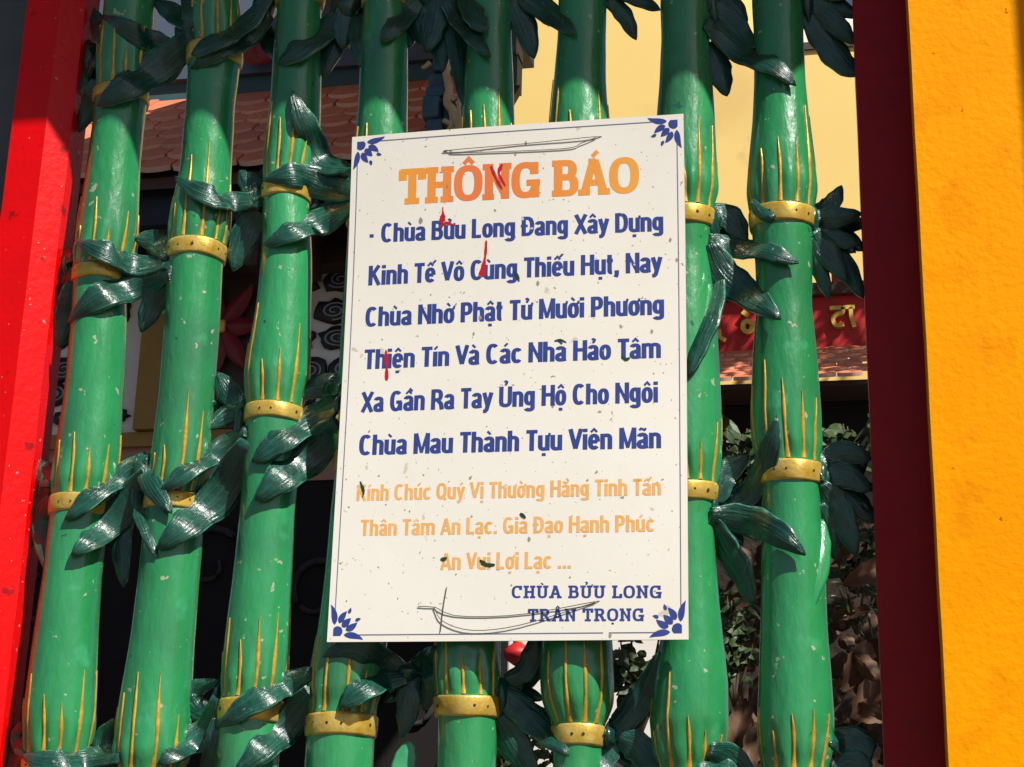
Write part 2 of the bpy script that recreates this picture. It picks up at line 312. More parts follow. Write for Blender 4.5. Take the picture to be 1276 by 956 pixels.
# ---- leaves: (stalk index, [(px, py) base -> tip], half width px, lift m, tilt deg)
LV = [
 (0,[(126,52),(121,32),(117,10)],9,.0,10),(0,[(120,82),(105,60),(93,38)],10,0,0),(0,[(118,78),(100,100),(82,132)],11,.01,-20),
 (0,[(120,100),(112,130),(98,165)],11,0,15),(0,[(112,60),(100,78),(92,108)],10,-.01,0),
 (0,[(216,58),(190,52),(162,38),(126,19)],13,.004,25),(0,[(240,45),(215,70),(180,95),(150,112),(121,132)],19,.012,20),
 (0,[(240,35),(215,15),(192,0)],12,0,-10),(0,[(236,40),(240,15),(228,-10)],12,0,0),
 (1,[(338,-8),(310,26),(280,46),(250,60),(238,68)],14,.02,-15),(1,[(336,18),(305,44),(275,60),(238,86)],15,.008,25),
 (2,[(428,12),(400,42),(372,62),(346,80)],17,.006,-10),(2,[(425,20),(415,55),(402,96)],13,0,10),(2,[(442,20),(448,50),(449,84)],11,0,0),
 (2,[(425,-12),(418,15),(412,46)],10,.0,-20),(2,[(440,0),(430,30),(428,62)],13,.01,20),
 (3,[(532,-10),(508,14),(490,35),(474,53)],12,.008,15),(4,[(556,-12),(575,25),(611,72)],13,.012,20),(4,[(545,-8),(540,30),(531,66)],14,.01,0),
 (4,[(520,-8),(518,25),(526,56)],12,0,-15),(4,[(560,10),(570,60),(577,132)],11,-.005,10),(4,[(556,-5),(548,40),(552,90)],14,-.01,0),
 (4,[(575,-12),(592,20),(604,40)],12,.015,0),(4,[(530,10),(512,30),(510,60)],11,-.012,0),
 (4,[(632,-12),(652,28),(666,73)],14,.004,10),(4,[(634,-18),(676,10),(718,43)],13,.012,-10),(4,[(640,-20),(650,5),(640,35)],9,-.01,0),
 (5,[(748,-14),(776,16),(793,50)],10,.002,15),(5,[(748,-20),(790,-4),(823,13)],9,.01,0),
 (6,[(886,-14),(912,6),(930,33)],12,.0,10),(6,[(882,5),(915,32),(940,60)],13,.006,-10),(6,[(880,28),(915,60),(945,74),(968,84),(992,107)],14,.012,12),
 (6,[(888,52),(896,85),(906,120)],14,.0,20),(6,[(888,-5),(905,20),(912,40)],10,-.01,0),
 (7,[(1002,10),(1028,50),(1050,78),(1072,94)],16,.0,10),(7,[(1002,-12),(1035,5),(1072,20)],12,.0,0),(7,[(1004,2),(1035,25),(1066,55)],13,.008,-15),(7,[(1000,-20),(1025,-12),(1060,-4)],12,.01,0),
 (7,[(1012,266),(1034,255),(1049,231)],11,.0,10),(7,[(1012,274),(1040,272),(1074,266)],12,.006,-20),(7,[(1012,282),(1040,296),(1074,304)],12,.0,10),
 (7,[(1014,288),(1036,320),(1056,352)],13,.008,10),(7,[(1012,296),(1020,330),(1034,374)],10,.0,0),(7,[(1024,300),(1052,330),(1076,372)],12,-.01,0),
 (7,[(1020,582),(1050,566),(1086,572)],15,.0,-10),(7,[(1020,592),(1052,592),(1086,612)],15,.006,10),(7,[(1022,604),(1046,640),(1068,694)],16,.008,-10),
 (7,[(1022,628),(1032,660),(1042,700)],10,.0,0),(7,[(1040,590),(1066,625),(1092,652)],14,-.01,15),
 (6,[(886,264),(910,272),(930,302)],15,.0,10),(6,[(884,296),(915,308),(955,312),(996,328)],14,.012,20),(6,[(884,304),(902,342),(935,368),(973,398)],18,.02,-5),
 (6,[(896,338),(886,385),(872,425),(857,470)],15,.006,-35),
 (7,[(898,634),(928,618),(948,592),(960,555),(968,518)],15,.008,20),(6,[(892,628),(902,592),(934,568)],15,.004,10),(7,[(886,642),(925,648),(965,662),(1004,692)],17,.016,-25),
 (6,[(886,646),(905,684),(925,718),(938,755)],16,.0,-40),
 (7,[(1090,938),(1060,926),(1034,926)],19,.0,-10),(7,[(1085,960),(1060,950),(1036,958)],14,.006,0),(6,[(884,936),(912,944),(940,966)],14,.004,-20),(6,[(870,965),(900,960),(925,975)],14,.01,0),
 (5,[(758,922),(784,890),(806,856),(822,812)],15,.0,15),(5,[(762,922),(754,942),(742,972)],14,.0,0),(5,[(772,918),(800,936),(828,975)],17,.008,-15),(5,[(758,915),(770,900),(772,880)],10,-.01,0),
 (4,[(618,858),(650,884),(680,912),(709,942)],16,.008,15),(4,[(618,896),(640,926),(668,972)],18,.0,-15),(4,[(668,795),(655,835),(622,850)],12,.0,0),(4,[(618,880),(634,860),(652,850)],12,-.01,0),
 (3,[(508,842),(475,822),(438,806),(402,818)],14,.006,20),(3,[(508,842),(475,846),(446,862),(424,882)],17,.012,-20),(3,[(508,832),(510,872),(501,920)],14,.0,10),
 (4,[(530,818),(538,850),(528,886)],12,.0,-10),(4,[(512,832),(530,824),(546,806)],12,.0,0),
 (2,[(388,838),(345,858),(305,880),(268,906)],16,.008,-20),(2,[(386,862),(362,898),(330,930),(292,964)],18,.008,15),(2,[(272,892),(245,882),(238,862),(272,848)],13,.0,0),
 (1,[(272,870),(262,905),(230,930),(196,952)],17,.008,-15),(1,[(272,895),(268,930),(250,972)],12,.0,10),
 (0,[(152,962),(128,928),(143,896)],12,.0,0),(0,[(148,942),(100,946),(60,948),(26,940)],15,.012,-30),(0,[(30,930),(10,925),(0,945)],11,.0,0),(0,[(36,945),(24,920),(29,900)],10,0,0),(0,[(30,945),(8,958),(-10,960)],12,.0,10),
 (0,[(184,572),(150,592),(112,620),(80,648)],15,.008,-15),(0,[(182,590),(160,628),(125,662),(89,692)],18,.012,15),(0,[(160,620),(150,665),(154,732)],13,.0,-10),
 (0,[(66,600),(52,588),(33,570)],13,.0,0),(0,[(62,606),(42,640),(29,694)],14,.0,10),(0,[(64,620),(52,655),(58,712)],12,-.004,0),
 (1,[(174,566),(188,602),(214,640)],12,.012,-10),(1,[(306,536),(270,562),(232,588),(198,612)],15,.008,-20),(1,[(308,552),(278,610),(238,648),(196,684)],21,.010,15),
 (1,[(174,592),(178,640),(195,694)],10,.006,30),(1,[(302,508),(284,488),(271,464)],13,.0,0),(1,[(304,500),(282,516),(257,534)],13,.0,-20),
 (0,[(212,328),(170,330),(130,312),(93,298)],15,.008,-20),(0,[(212,340),(165,356),(120,372),(84,402)],17,.008,12),(0,[(208,342),(194,372),(175,414)],15,.0,10),
 (0,[(212,318),(192,300),(168,298)],13,.0,0),(0,[(92,318),(75,322),(57,328)],11,.0,0),(0,[(90,340),(72,364),(54,396)],13,.0,0),(0,[(90,352),(82,392),(74,434)],12,-.004,15),(0,[(88,330),(70,345),(58,362)],10,-.01,0),
 (1,[(324,252),(285,250),(250,238),(218,220)],14,.008,-15),(1,[(322,262),(306,292),(290,338)],16,.0,10),(1,[(326,248),(314,232),(298,212)],13,.0,0),
 (2,[(436,212),(400,200),(382,158),(364,113)],16,.008,-25),(2,[(446,240),(405,232),(368,218),(326,224)],16,.008,15),(2,[(446,248),(410,272),(368,286),(328,306)],17,.008,-10),
 (2,[(424,500),(384,525),(346,550),(314,576)],19,.008,-15),(2,[(420,528),(392,562),(354,592),(318,624)],21,.012,15),(2,[(426,482),(402,480),(372,494)],14,.0,0),(2,[(418,478),(410,520),(398,560)],14,-.008,0),
 (7,[(964,272),(948,262),(938,247)],8,.004,0),
]
GREENLV = [(7,[(1026,648),(1020,700),(1006,745),(990,786)],13,-.0055,20),(3,[(496,985),(504,950),(510,923)],13,-.004,0)]
WS = ([0, .1, .28, .5, .75, .92, 1], [.46, .72, .96, 1, .76, .40, .05])
def catmull(pts, n):
    p = [np.array(pts[0]) * 2 - np.array(pts[1])] + [np.array(q, float) for q in pts] + [np.array(pts[-1]) * 2 - np.array(pts[-2])]
    m = len(pts) - 1; out = []
    for i in range(n + 1):
        u = i / n * m; k = min(int(u), m - 1); f = u - k
        a, b, c, d = p[k:k + 4]
        out.append(.5 * ((2 * b) + (c - a) * f + (2 * a - 5 * b + 4 * c - d) * f * f + (3 * b - a - 3 * c + d) * f ** 3))
    return np.array(out)
def leaf(si, pts, hw, lift, tilt, m, flat=False):
    n = 18; q = catmull([np.array(p, float) for p in pts], n)
    pos = [P(a, b, -.03) for a, b in q]
    d = np.array([surf_depth(p.x, p.z) for p in pos])
    for _ in range(2): d = np.minimum(d, smooth1(d, 3))
    t_ = .0062 if not flat else .004
    d = d - t_ - lift + .004
    ctr = [P(a, b, dd) for (a, b), dd in zip(q, d)]
    us = [-1, -.8, -.42, 0, .42, .8, 1]
    V = []; rim = []; ac = []; al = []; seed_ = random.uniform(0, 50)
    a0 = random.uniform(0, 6.28)
    for i in range(n + 1):
        T = (ctr[min(i + 1, n)] - ctr[max(i - 1, 0)]).normalized()
        view = (CAM - ctr[i]).normalized()
        Nn = Vector((view.x * .3, -1, 0)); Wd = T.cross(Nn).normalized(); Nn = Wd.cross(T).normalized()
        tl = R(tilt * (1 - .3 * i / n))
        Wd, Nn = Wd * math.cos(tl) + Nn * math.sin(tl), Nn * math.cos(tl) - Wd * math.sin(tl)
        if Nn.y > 0: Nn = -Nn
        w = 1.2 * hw * PXM(q[i][0], q[i][1], 0) * float(np.interp(i / n, *WS)) * (1 + .05 * math.sin(i * 1.3 + a0))
        w = max(w, .0006)
        th = min(1, w / .01)
        sk = .18 * math.sin(a0) 
        for u in us:
            h = t_ * th * ((.75 * (1 - abs(u)) if abs(u) < .95 else -.10) + .10 * math.sin(3 * u + i * .7 + a0))
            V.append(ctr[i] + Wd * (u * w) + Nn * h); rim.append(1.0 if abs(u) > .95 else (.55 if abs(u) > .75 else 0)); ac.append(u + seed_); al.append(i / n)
        for u in (1, .45, -.45, -1):
            V.append(ctr[i] + Wd * (u * w * .96) - Nn * (t_ * th * (.9 if abs(u) == 1 else 1.2))); rim.append(.3); ac.append(u + seed_); al.append(i / n)
    k = len(us) + 4; Fc = []
    for i in range(n):
        for j in range(k):
            Fc.append((i * k + j, (i + 1) * k + j, (i + 1) * k + (j + 1) % k, i * k + (j + 1) % k))
    Fc.append(list(range(k))); Fc.append([n * k + j for j in reversed(range(k))])
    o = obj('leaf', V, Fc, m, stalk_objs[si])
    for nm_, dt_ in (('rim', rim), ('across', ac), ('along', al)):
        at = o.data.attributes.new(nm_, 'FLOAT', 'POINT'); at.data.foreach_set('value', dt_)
    bm = bmesh.new(); bm.from_mesh(o.data); bmesh.ops.recalc_face_normals(bm, faces=bm.faces); bm.to_mesh(o.data); bm.free()
    nu_ = len(us)
    o.data.polygons.foreach_set('use_smooth', [(q_ % k) not in (nu_ - 1, k - 1) if q_ < n * k else False for q_ in range(len(o.data.polygons))])
    return o
for l in LV: leaf(*l, M['leaf'])
# short dark leaves filling the back of each cluster
def back_leaf(si, pts, hw):
    q = catmull([np.array(p, float) for p in pts], 10); V = []; Fc = []
    for i, (x, y) in enumerate(q):
        c = P(x, y, .028 + .015 * math.sin(i * .5)); T = (P(*q[min(i + 1, 10)], .03) - P(*q[max(i - 1, 0)], .03)).normalized(); Wd = Vector((-T.z, 0, T.x)); w = max(hw * PXM(x, y, 0) * float(np.interp(i / 10, *WS)), .0006)
        V += [c - Wd * w, c - Vector((0, .006, 0)), c + Wd * w, c + Vector((0, .006, 0))]
    for i in range(10):
        for j in range(4): Fc.append((4 * i + j, 4 * i + (j + 1) % 4, 4 * i + 4 + (j + 1) % 4, 4 * i + 4 + j))
    Fc += [(0, 3, 2, 1), (40, 41, 42, 43)]
    o = obj('leaf', V, Fc, M['leaf'], stalk_objs[si])
    bm = bmesh.new(); bm.from_mesh(o.data); bmesh.ops.recalc_face_normals(bm, faces=bm.faces); bm.to_mesh(o.data); bm.free()
    at = o.data.attributes.new('rim', 'FLOAT', 'POINT'); at.data.foreach_set('value', [1, 0, 1, 0] * 11)
rb_ = random.Random(3)
for si, x, y, dirs in [(0,110,60,(200,235,270,160)),(0,232,40,(300,250,60)),(1,325,20,(240,285)),(2,430,10,(250,275,300,330)),(3,535,0,(240,262,285,305)),(4,650,-15,(300,330,265)),(6,892,10,(300,330,280)),(7,1012,8,(310,340,290)),
        (0,84,345,(190,225,255,285)),(0,200,335,(290,330,20)),(1,318,255,(230,290,30,75)),(2,432,235,(300,200,340,60)),(1,300,520,(240,300,120,150)),(2,412,508,(320,290,60,20)),(0,60,610,(200,240,280,160)),(0,172,600,(260,290,320)),
        (3,512,838,(250,290,320,20)),(4,640,865,(300,40,340)),(5,765,915,(250,300,40)),(6,905,640,(300,40,330)),(6,905,290,(280,330)),(7,1040,600,(320,290,350,20)),(7,1036,290,(310,340,10)),(1,270,878,(200,260,60)),(2,380,862,(300,330)),(0,140,940,(60,300)),(0,20,935,(100,60))]:
    for d_ in dirs:
        a = R(d_ + rb_.uniform(-12, 12)); L_ = rb_.uniform(38, 64); c0 = (x + rb_.uniform(-8, 8), y + rb_.uniform(-8, 8)); bend_ = rb_.uniform(-.3, .3)
        back_leaf(si, [c0, (c0[0] + math.cos(a) * L_ * .5, c0[1] - math.sin(a) * L_ * .5), (c0[0] + math.cos(a + bend_) * L_, c0[1] - math.sin(a + bend_) * L_)], rb_.uniform(8, 12))
M['shoot'] = mat('pale_green_paint', (.03, .30, .12), .28, (.10, .42, .20), 10, .8, .4, 50, coat=.5)
attr_mix(M['shoot'], 'rim', (.03, .16, .08), 1.55, 1.7, 60)
for l in GREENLV: tag(leaf(*l, M['green' if l[0] == 7 else 'shoot'], flat=True), 'pale bright green leaf lying against the stalk' if l[0] == 7 else 'pale bright green shoot pointing upward')
# knots where the leaf stems leave the stalk
for si, x, y, a, b in [(0,232,48,15,34),(1,330,5,15,28),(2,434,8,18,24),(4,540,-12,34,22),(4,648,-22,22,20),(5,756,-20,12,16),(6,888,6,10,34),(7,1006,4,9,30),
        (0,210,328,12,18),(1,326,252,9,22),(2,444,238,14,22),(1,303,530,9,40),(2,424,504,13,34),(3,510,838,14,12),(4,628,868,9,26),(5,760,918,9,16),(6,888,284,9,26),
        (6,890,632,9,20),(1,273,880,8,30),(2,386,850,9,18),(7,1014,278,8,22),(7,1024,596,10,24),(0,178,586,10,22),(0,60,606,10,18),(0,116,80,10,28),(0,88,335,8,20),(0,148,945,9,16)]:
    c = P(x, y, .012); k = PXM(x, y, 0)
    bm = bmesh.new(); bmesh.ops.create_icosphere(bm, subdivisions=3, radius=1)
    for v in bm.verts:
        nz = 1 + .16 * math.sin(5 * v.co.x + x) * math.cos(4 * v.co.z + y)
        v.co = c + Vector((v.co.x * a * k * nz, v.co.y * .03, v.co.z * b * k * nz))
    o = obj('branch_knot', [v.co for v in bm.verts], [[v.index for v in f.verts] for f in bm.faces], M['leaf'], stalk_objs[si]); bm.free()

# ------------------------------------------------------------------ posts and pillar
def prism(name, outline, z0, z1, m, label, cat, bev=0, org=None, group=None, cuts=110):
    """vertical prism from an (x, y) outline, counter-clockwise from above"""
    n = len(outline); vs = []; rim = []
    zs = [z0 + (z1 - z0) * i / cuts for i in range(cuts + 1)]
    for z in zs:
        for (x, y) in outline:
            e_ = .0003 if cuts > 1 else 0
            vs.append(Vector((x + e_ * math.sin(z * 23 + x * 50) + e_ * random.uniform(-.5, .5), y + e_ * .6 * math.sin(z * 31 + x * 70), z)))
    fs = [(i * n + j, i * n + (j + 1) % n, (i + 1) * n + (j + 1) % n, (i + 1) * n + j) for i in range(cuts) for j in range(n)]
    fs.append(list(reversed(range(n)))); fs.append([cuts * n + j for j in range(n)])
    bm = bmesh.new()
    bv = [bm.verts.new(v) for v in vs]
    for f in fs: bm.faces.new([bv[a] for a in f])
    if bev:
        ed = [e for e in bm.edges if abs(e.verts[0].co.z - e.verts[1].co.z) > 1e-4]
        bmesh.ops.bevel(bm, geom=ed, offset=bev, segments=3, affect='EDGES', profile=.5)
    vv = [v.co.copy() for v in bm.verts]; bm.verts.index_update(); ff = [[v.index for v in f.verts] for f in bm.faces]
    bm.free()
    o = obj(name, vv, ff, m, smooth=False, org=org or Vector((outline[0][0], outline[0][1], 0)))
    if cat: tag(o, label, cat, group)
    return o
ztop = 4.1
YP = -.055
xa = P(0, 200, YP).x; xb = P(52, 200, YP).x; ch = .038
xl_ = xb - .078
pL = prism('gate_post', [(xl_, YP), (xb, YP), (xb + ch, YP + ch), (xb + ch, YP + .10), (xl_, YP + .10)], 0, ztop, M['red'],
      'bright red chamfered post at the far left edge of the bamboo gate', 'post', .004, group='red posts beside the gate')
pv = [1.0 if abs(v.co.x) < 99 else 0 for v in pL.data.vertices]
xr0 = P(1062, 0, -.05).x; xr1 = P(1131, 0, -.05).x
prism('gate_post', [(xr0, -.05), (xr1 + .02, -.05), (xr1 + .02, .07), (xr0, .07)], 0, ztop, M['darkred'],
      'dark crimson post between the bamboo stalks and the yellow pillar', 'post', .004, group='red posts beside the gate')
for o in (pL,):
    a = o.data.attributes.new('rim', 'FLOAT', 'POINT'); a.data.foreach_set('value', [1.0 if v.co.y < -.02 else 0.0 for v in o.data.vertices]) if False else a.data.foreach_set('value', [0.35] * len(o.data.vertices))
YQ = -.152
xy0 = P(1131.5, 0, YQ).x; xy1 = P(1260, 0, YQ).x
prism('yellow_pillar', [(xy0, YQ), (xy1 + .75, YQ), (xy1 + .75, YQ + .5), (xy0, YQ + .5)], 0, ztop, M['yellow'],
      'thick rough yellow masonry pillar filling the right edge of the photo', 'pillar', .006)
xq = P(1263, 10, YQ).x + .65 * S.x / -S.y  # pier added out of view so its shadow darkens the pillar's right strip
prism('shade_pier', [(xq, YQ - .65), (xq + .5, YQ - .65), (xq + .5, YQ - .004), (xq, YQ - .004)], 0, 6.5, M['yellow'],
      'unseen yellow pier added beyond the right edge to shade the pillar', 'pillar', .006)
# wall of the gatehouse beyond the left post
M['gwall'] = mat('grey_green_plaster', (.10, .12, .13), .8, (.05, .06, .07), 5, .6, .4, 30)
prism('side_wall', [(xl_ - 1.6, .10), (xl_ - .012, .10), (xl_ - .012, .28), (xl_ - 1.6, .28)], 0, ztop, M['gwall'],
      'dark grey plaster wall behind the left red post', 'wall')

# gate roof above the frame: its eave shades the top of the gate
def shadow_z(py, px=860, Yf=-.045): return P(px, py, Yf).z
Ye = -.75
ze = shadow_z(104) + (-.045 - Ye) * (S.z / -S.y)
xe = P(985, 25, -.045).x + (-.045 - Ye) * (S.x / -S.y)
M['roofslab'] = mat('roof_concrete', (.42, .36, .28), .8, (.3, .25, .2), 6, .5, .3, 30)
M['tile'] = mat('terracotta_tile', (.78, .24, .11), .65, (.58, .16, .075), 7, .8, .5, 40, [((.50, .27, .19), 18, .66)])
g = thing('gate_roof', 'tiled roof over the gate with a projecting concrete eave', 'roof', (xe - 2, 0, ze))
v, f = box(xe - 3.6, xe, Ye, 1.0, ze, ze + .10, .004)
obj('eave_slab', v, f, M['roofslab'], g, smooth=False)
v, f = box(xe - 3.6, xe - .55, .02, .20, ztop + .003, ze - .003); obj('lintel', v, f, M['darkred'], g, smooth=False)
tv = []
for k in range(7): 
    a = math.pi * k / 6; tv.append((.055 * math.cos(a), .030 * math.sin(a)))
base = [Vector((x, 0, z)) for x, z in tv] + [Vector((x, 1.75, z)) for x, z in tv]
bf = [(i + 1, i, i + 7, i + 8) for i in range(6)] + [(0, 1, 2, 3, 4, 5, 6)]
tm = mesh('roof_tile', base, bf, M['tile'])
for k in range(30):
    o = bpy.data.objects.new('roof_tile', tm); link(o, g)
    o.location = (xe - 3.5 + k * .118 - (xe - 2), Ye - .0, .105); 

# ------------------------------------------------------------------ notice board
YBRD = -.088
TLc, TRc, BRc, BLc = P(443, 177, YBRD), P(853, 148, YBRD), P(858, 797, YBRD), P(407, 800, YBRD)
bx0 = (TLc.x + BLc.x) / 2; bx1 = (TRc.x + BRc.x) / 2; bz1 = (TLc.z + TRc.z) / 2; bz0 = (BLc.z + BRc.z) / 2
BW, BH = bx1 - bx0, bz1 - bz0
BORG = Vector(((bx0 + bx1) / 2, YBRD, bz0))
print('board', BW, BH, TLc, TRc, BRc, BLc)
board = thing('notice_board', 'cream notice board with orange heading and blue Vietnamese text wired to the bamboo', 'notice board', BORG)
def bend(u, v):                                   # u, v in 0..1; gentle warp of the sheet (towards the viewer is -Y)
    return -.024 * max(0, v - .45) ** 2 * 3.3 + .006 * (u - .5) ** 2 + .0015 * math.sin(u * 5 + v * 3)
def BP(px, py):                                   # a mark on the sheet: picture -> (x, z)
    p = P(px, py, YBRD)
    for _ in range(3):
        p = P(px, py, YBRD + bend((p.x - bx0) / BW, (p.z - bz0) / BH))
    return p.x, p.z
def on_board(x, z, e=.0004):
    return Vector((x, YBRD + bend((x - bx0) / BW, (z - bz0) / BH) - e, z))
nu, nv = 24, 36; vs = []; T_ = .0045
for side in (0, 1):
    for j in range(nv + 1):
        for i in range(nu + 1):
            x = bx0 + BW * i / nu; z = bz0 + BH * j / nv
            p = on_board(x, z, 0); p.y += T_ * side; vs.append(p)
fs = []; ix = []; n1 = (nu + 1) * (nv + 1)
for j in range(nv):
    for i in range(nu):
        a = j * (nu + 1) + i
        fs.append((a, a + 1, a + nu + 2, a + nu + 1)); ix.append(0)
        fs.append((n1 + a, n1 + a + nu + 1, n1 + a + nu + 2, n1 + a + 1)); ix.append(1)
def rimf(a, b): fs.append((a, a + n1, b + n1, b)); ix.append(1)
for i in range(nu): rimf(i, i + 1); rimf(nv * (nu + 1) + i + 1, nv * (nu + 1) + i)
for j in range(nv): rimf((j + 1) * (nu + 1), j * (nu + 1)); rimf(j * (nu + 1) + nu, (j + 1) * (nu + 1) + nu)
panel = obj('panel', vs, fs, [M['panel'], M['edge']], board, smooth=False, idx=ix)

def sq(v, e=.80): return math.copysign(abs(v) ** e, v)
# --- stroke lettering.  A glyph is a list of pen strokes in a box one cap height tall
def arc(cx, cy, rx, ry, a0, a1, n=12):
    n = max(n, 14)
    return [(cx + rx * sq(math.cos(R(a0 + (a1 - a0) * i / n))), cy + ry * sq(math.sin(R(a0 + (a1 - a0) * i / n)))) for i in range(n + 1)]
X = .74
SANS = {
 'o': (.52, [arc(.26,.37,.165,.295,0,360,22)]),
 'c': (.49, [arc(.26,.37,.165,.295,42,318,18)]),
 'e': (.52, [arc(.26,.37,.165,.295,0,318,20), [(.12,.37),(.42,.37)]]),
 'a': (.51, [arc(.24,.52,.15,.145,165,0,9) + [(.39,.40),(.39,.12),(.42,0)], arc(.235,.205,.145,.135,60,335,14), [(.22,.345),(.38,.40)]]),
 'g': (.54, [arc(.25,.40,.155,.265,0,360,22), [(.42,.74),(.42,-.04)] + arc(.255,-.06,.165,.105,0,-165,9)]),
 'h': (.54, [[(.10,0),(.10,1)], arc(.265,.50,.165,.165,180,0,10) + [(.43,0)]]),
 'n': (.54, [[(.10,0),(.10,X)], arc(.265,.50,.165,.165,180,0,10) + [(.43,0)]]),
'm': (.88, [[(.10,0),(.10,X)], arc(.265,.52,.165,.145,180,0,9) + [(.43,0)], arc(.595,.52,.165,.145,180,0,9) + [(.76,0)]]),
 'u': (.54, [[(.43,0),(.43,X)], [(.10,X)] + arc(.265,.24,.165,.165,180,360,10)]),
 'i': (.22, [[(.11,0),(.11,X)], [(.11,.84),(.11,1)]]),
 't': (.33, [[(.14,.95),(.14,.20)] + arc(.24,.18,.10,.105,180,280,5), [(.0,.665),(.30,.665)]]),
 'y': (.50, [[(.07,X),(.25,.08)], [(.43,X),(.25,.08),(.20,-.10),(.14,-.16),(.03,-.165)]]),
 'C': (.62, [arc(.315,.5,.21,.425,48,312,20)]),
 'G': (.66, [arc(.315,.5,.21,.425,48,335,20), [(.32,.44),(.60,.44)], [(.53,.44),(.53,.03)]]),
 'B': (.60, [[(.10,0),(.10,1)], [(.10,.92),(.26,.92)] + arc(.29,.735,.165,.185,90,-90,9) + [(.10,.55)], [(.26,.53)] + arc(.30,.30,.185,.225,90,-90,9) + [(.10,.08)]]),
 'D': (.63, [[(.10,0),(.10,1)], [(.10,.92),(.25,.92)] + arc(.25,.5,.27,.42,90,-90,14) + [(.10,.08)]]),
 'L': (.50, [[(.10,1),(.10,0)], [(.10,.08),(.47,.08)]]),
 'X': (.60, [[(.06,1),(.54,0)], [(.54,1),(.06,0)]]),
 'K': (.63, [[(.10,0),(.10,1)], [(.52,1),(.14,.45)], [(.24,.60),(.55,0)]]),
 'T': (.52, [[(.26,0),(.26,1)], [(0,.92),(.52,.92)]]),
 'V': (.58, [[(.05,1),(.29,.06)], [(.53,1),(.29,.06)]]),
 'H': (.64, [[(.10,0),(.10,1)], [(.54,0),(.54,1)], [(.10,.53),(.54,.53)]]),
 'N': (.65, [[(.10,0),(.10,1)], [(.55,0),(.55,1)], [(.10,.95),(.55,.05)]]),
 'P': (.57, [[(.10,0),(.10,1)], [(.10,.92),(.26,.92)] + arc(.27,.68,.19,.24,90,-90,10) + [(.10,.44)]]),
 'R': (.63, [[(.10,0),(.10,1)], [(.10,.92),(.28,.92)] + arc(.29,.70,.19,.22,90,-90,10) + [(.10,.48)], [(.34,.46),(.50,.28),(.55,0)]]),
 'M': (.76, [[(.10,0),(.10,1)], [(.66,0),(.66,1)], [(.12,1),(.38,.05)], [(.64,1),(.38,.05)]]),
 'U': (.63, [[(.10,1)] + arc(.315,.30,.215,.22,180,360,12) + [(.53,1)]]),
 'Q': (.66, [arc(.33,.5,.225,.425,0,360,24), [(.36,.25),(.60,-.04)]]),
 'A': (.62, [[(.06,0),(.31,.98)], [(.56,0),(.31,.98)], [(.17,.27),(.45,.27)]]),
 ',': (.24, [[(.12,.17),(.12,-.02)], [(.13,.0),(.07,-.16)]]), '.': (.24, [[(.12,0),(.12,.17)]]), ' ': (.25, []), '\u00b7': (.30, [[(.12,.28),(.12,.46)]]),
}
def serif(x, y, w=.40, t=.15): return [(x - w / 2, y + (t / 2 if y < .5 else -t / 2)), (x + w / 2, y + (t / 2 if y < .5 else -t / 2))]
def SL(*s): return list(s)
SLAB = {
 'T': (.78, [[(.39,0),(.39,1)], [(.03,.925),(.75,.925)], [(.10,.98),(.10,.68)], [(.68,.98),(.68,.68)], serif(.39,0,.44)]),
 'H': (.88, [[(.21,0),(.21,1)], [(.67,0),(.67,1)], [(.21,.5),(.67,.5)], serif(.21,0,.38), serif(.21,1,.38), serif(.67,0,.38), serif(.67,1,.38)]),
 'N': (.86, [[(.20,0),(.20,1)], [(.67,0),(.67,1)], [(.20,.93),(.67,.07)], serif(.18,0,.34), serif(.16,1,.30), serif(.67,1,.36)]),
 'O': (.86, [arc(.43,.5,.30,.425,0,360,28)]),
 'C': (.80, [arc(.42,.5,.29,.425,50,310,22), [(.66,1),(.66,.66)]]),
 'G': (.86, [arc(.42,.5,.29,.425,50,330,22), [(.67,1),(.67,.66)], [(.45,.42),(.84,.42)], [(.70,.42),(.70,.0)]]),
 'B': (.80, [[(.20,0),(.20,1)], [(.02,.925),(.40,.925)] + arc(.43,.725,.18,.20,90,-90,9) + [(.20,.525)], [(.42,.52)] + arc(.46,.30,.20,.225,90,-90,9) + [(.02,.075)]]),
 'A': (.88, [[(.16,.03),(.42,.97)], [(.72,.03),(.46,.97)], [(.24,.34),(.64,.34)], serif(.16,0,.34), serif(.72,0,.34), [(.28,.93),(.50,.93)]]),
 'U': (.86, [[(.20,1)] + arc(.43,.32,.23,.245,180,360,12) + [(.66,1)], serif(.20,1,.38), serif(.66,1,.38)]),
 'L': (.72, [[(.20,0),(.20,1)], [(.02,.075),(.66,.075)], [(.62,.02),(.62,.34)], serif(.20,1,.38)]),
 'R': (.86, [[(.20,0),(.20,1)], [(.02,.925),(.42,.925)] + arc(.45,.715,.18,.21,90,-90,9) + [(.20,.505)], [(.42,.50),(.60,.28),(.66,.06)], serif(.20,0,.38), [(.60,.075),(.86,.075)]]),
 ' ': (.34, []),
}
MARK = {'\u0300': [[(-.10,.17),(.05,.02)]], '\u0301': [[(.10,.17),(-.05,.02)]],
        '\u0309': [[(-.07,.17),(0,.21),(.07,.165),(.05,.10),(0,.06),(0,.0)]],
        '\u0303': [[(-.15,.04),(-.08,.12),(0,.085),(.08,.05),(.15,.13)]],
        '\u0302': [[(-.14,.0),(0,.145),(.14,.0)]], '\u0306': [arc(0,.13,.13,.12,190,350,8)]}
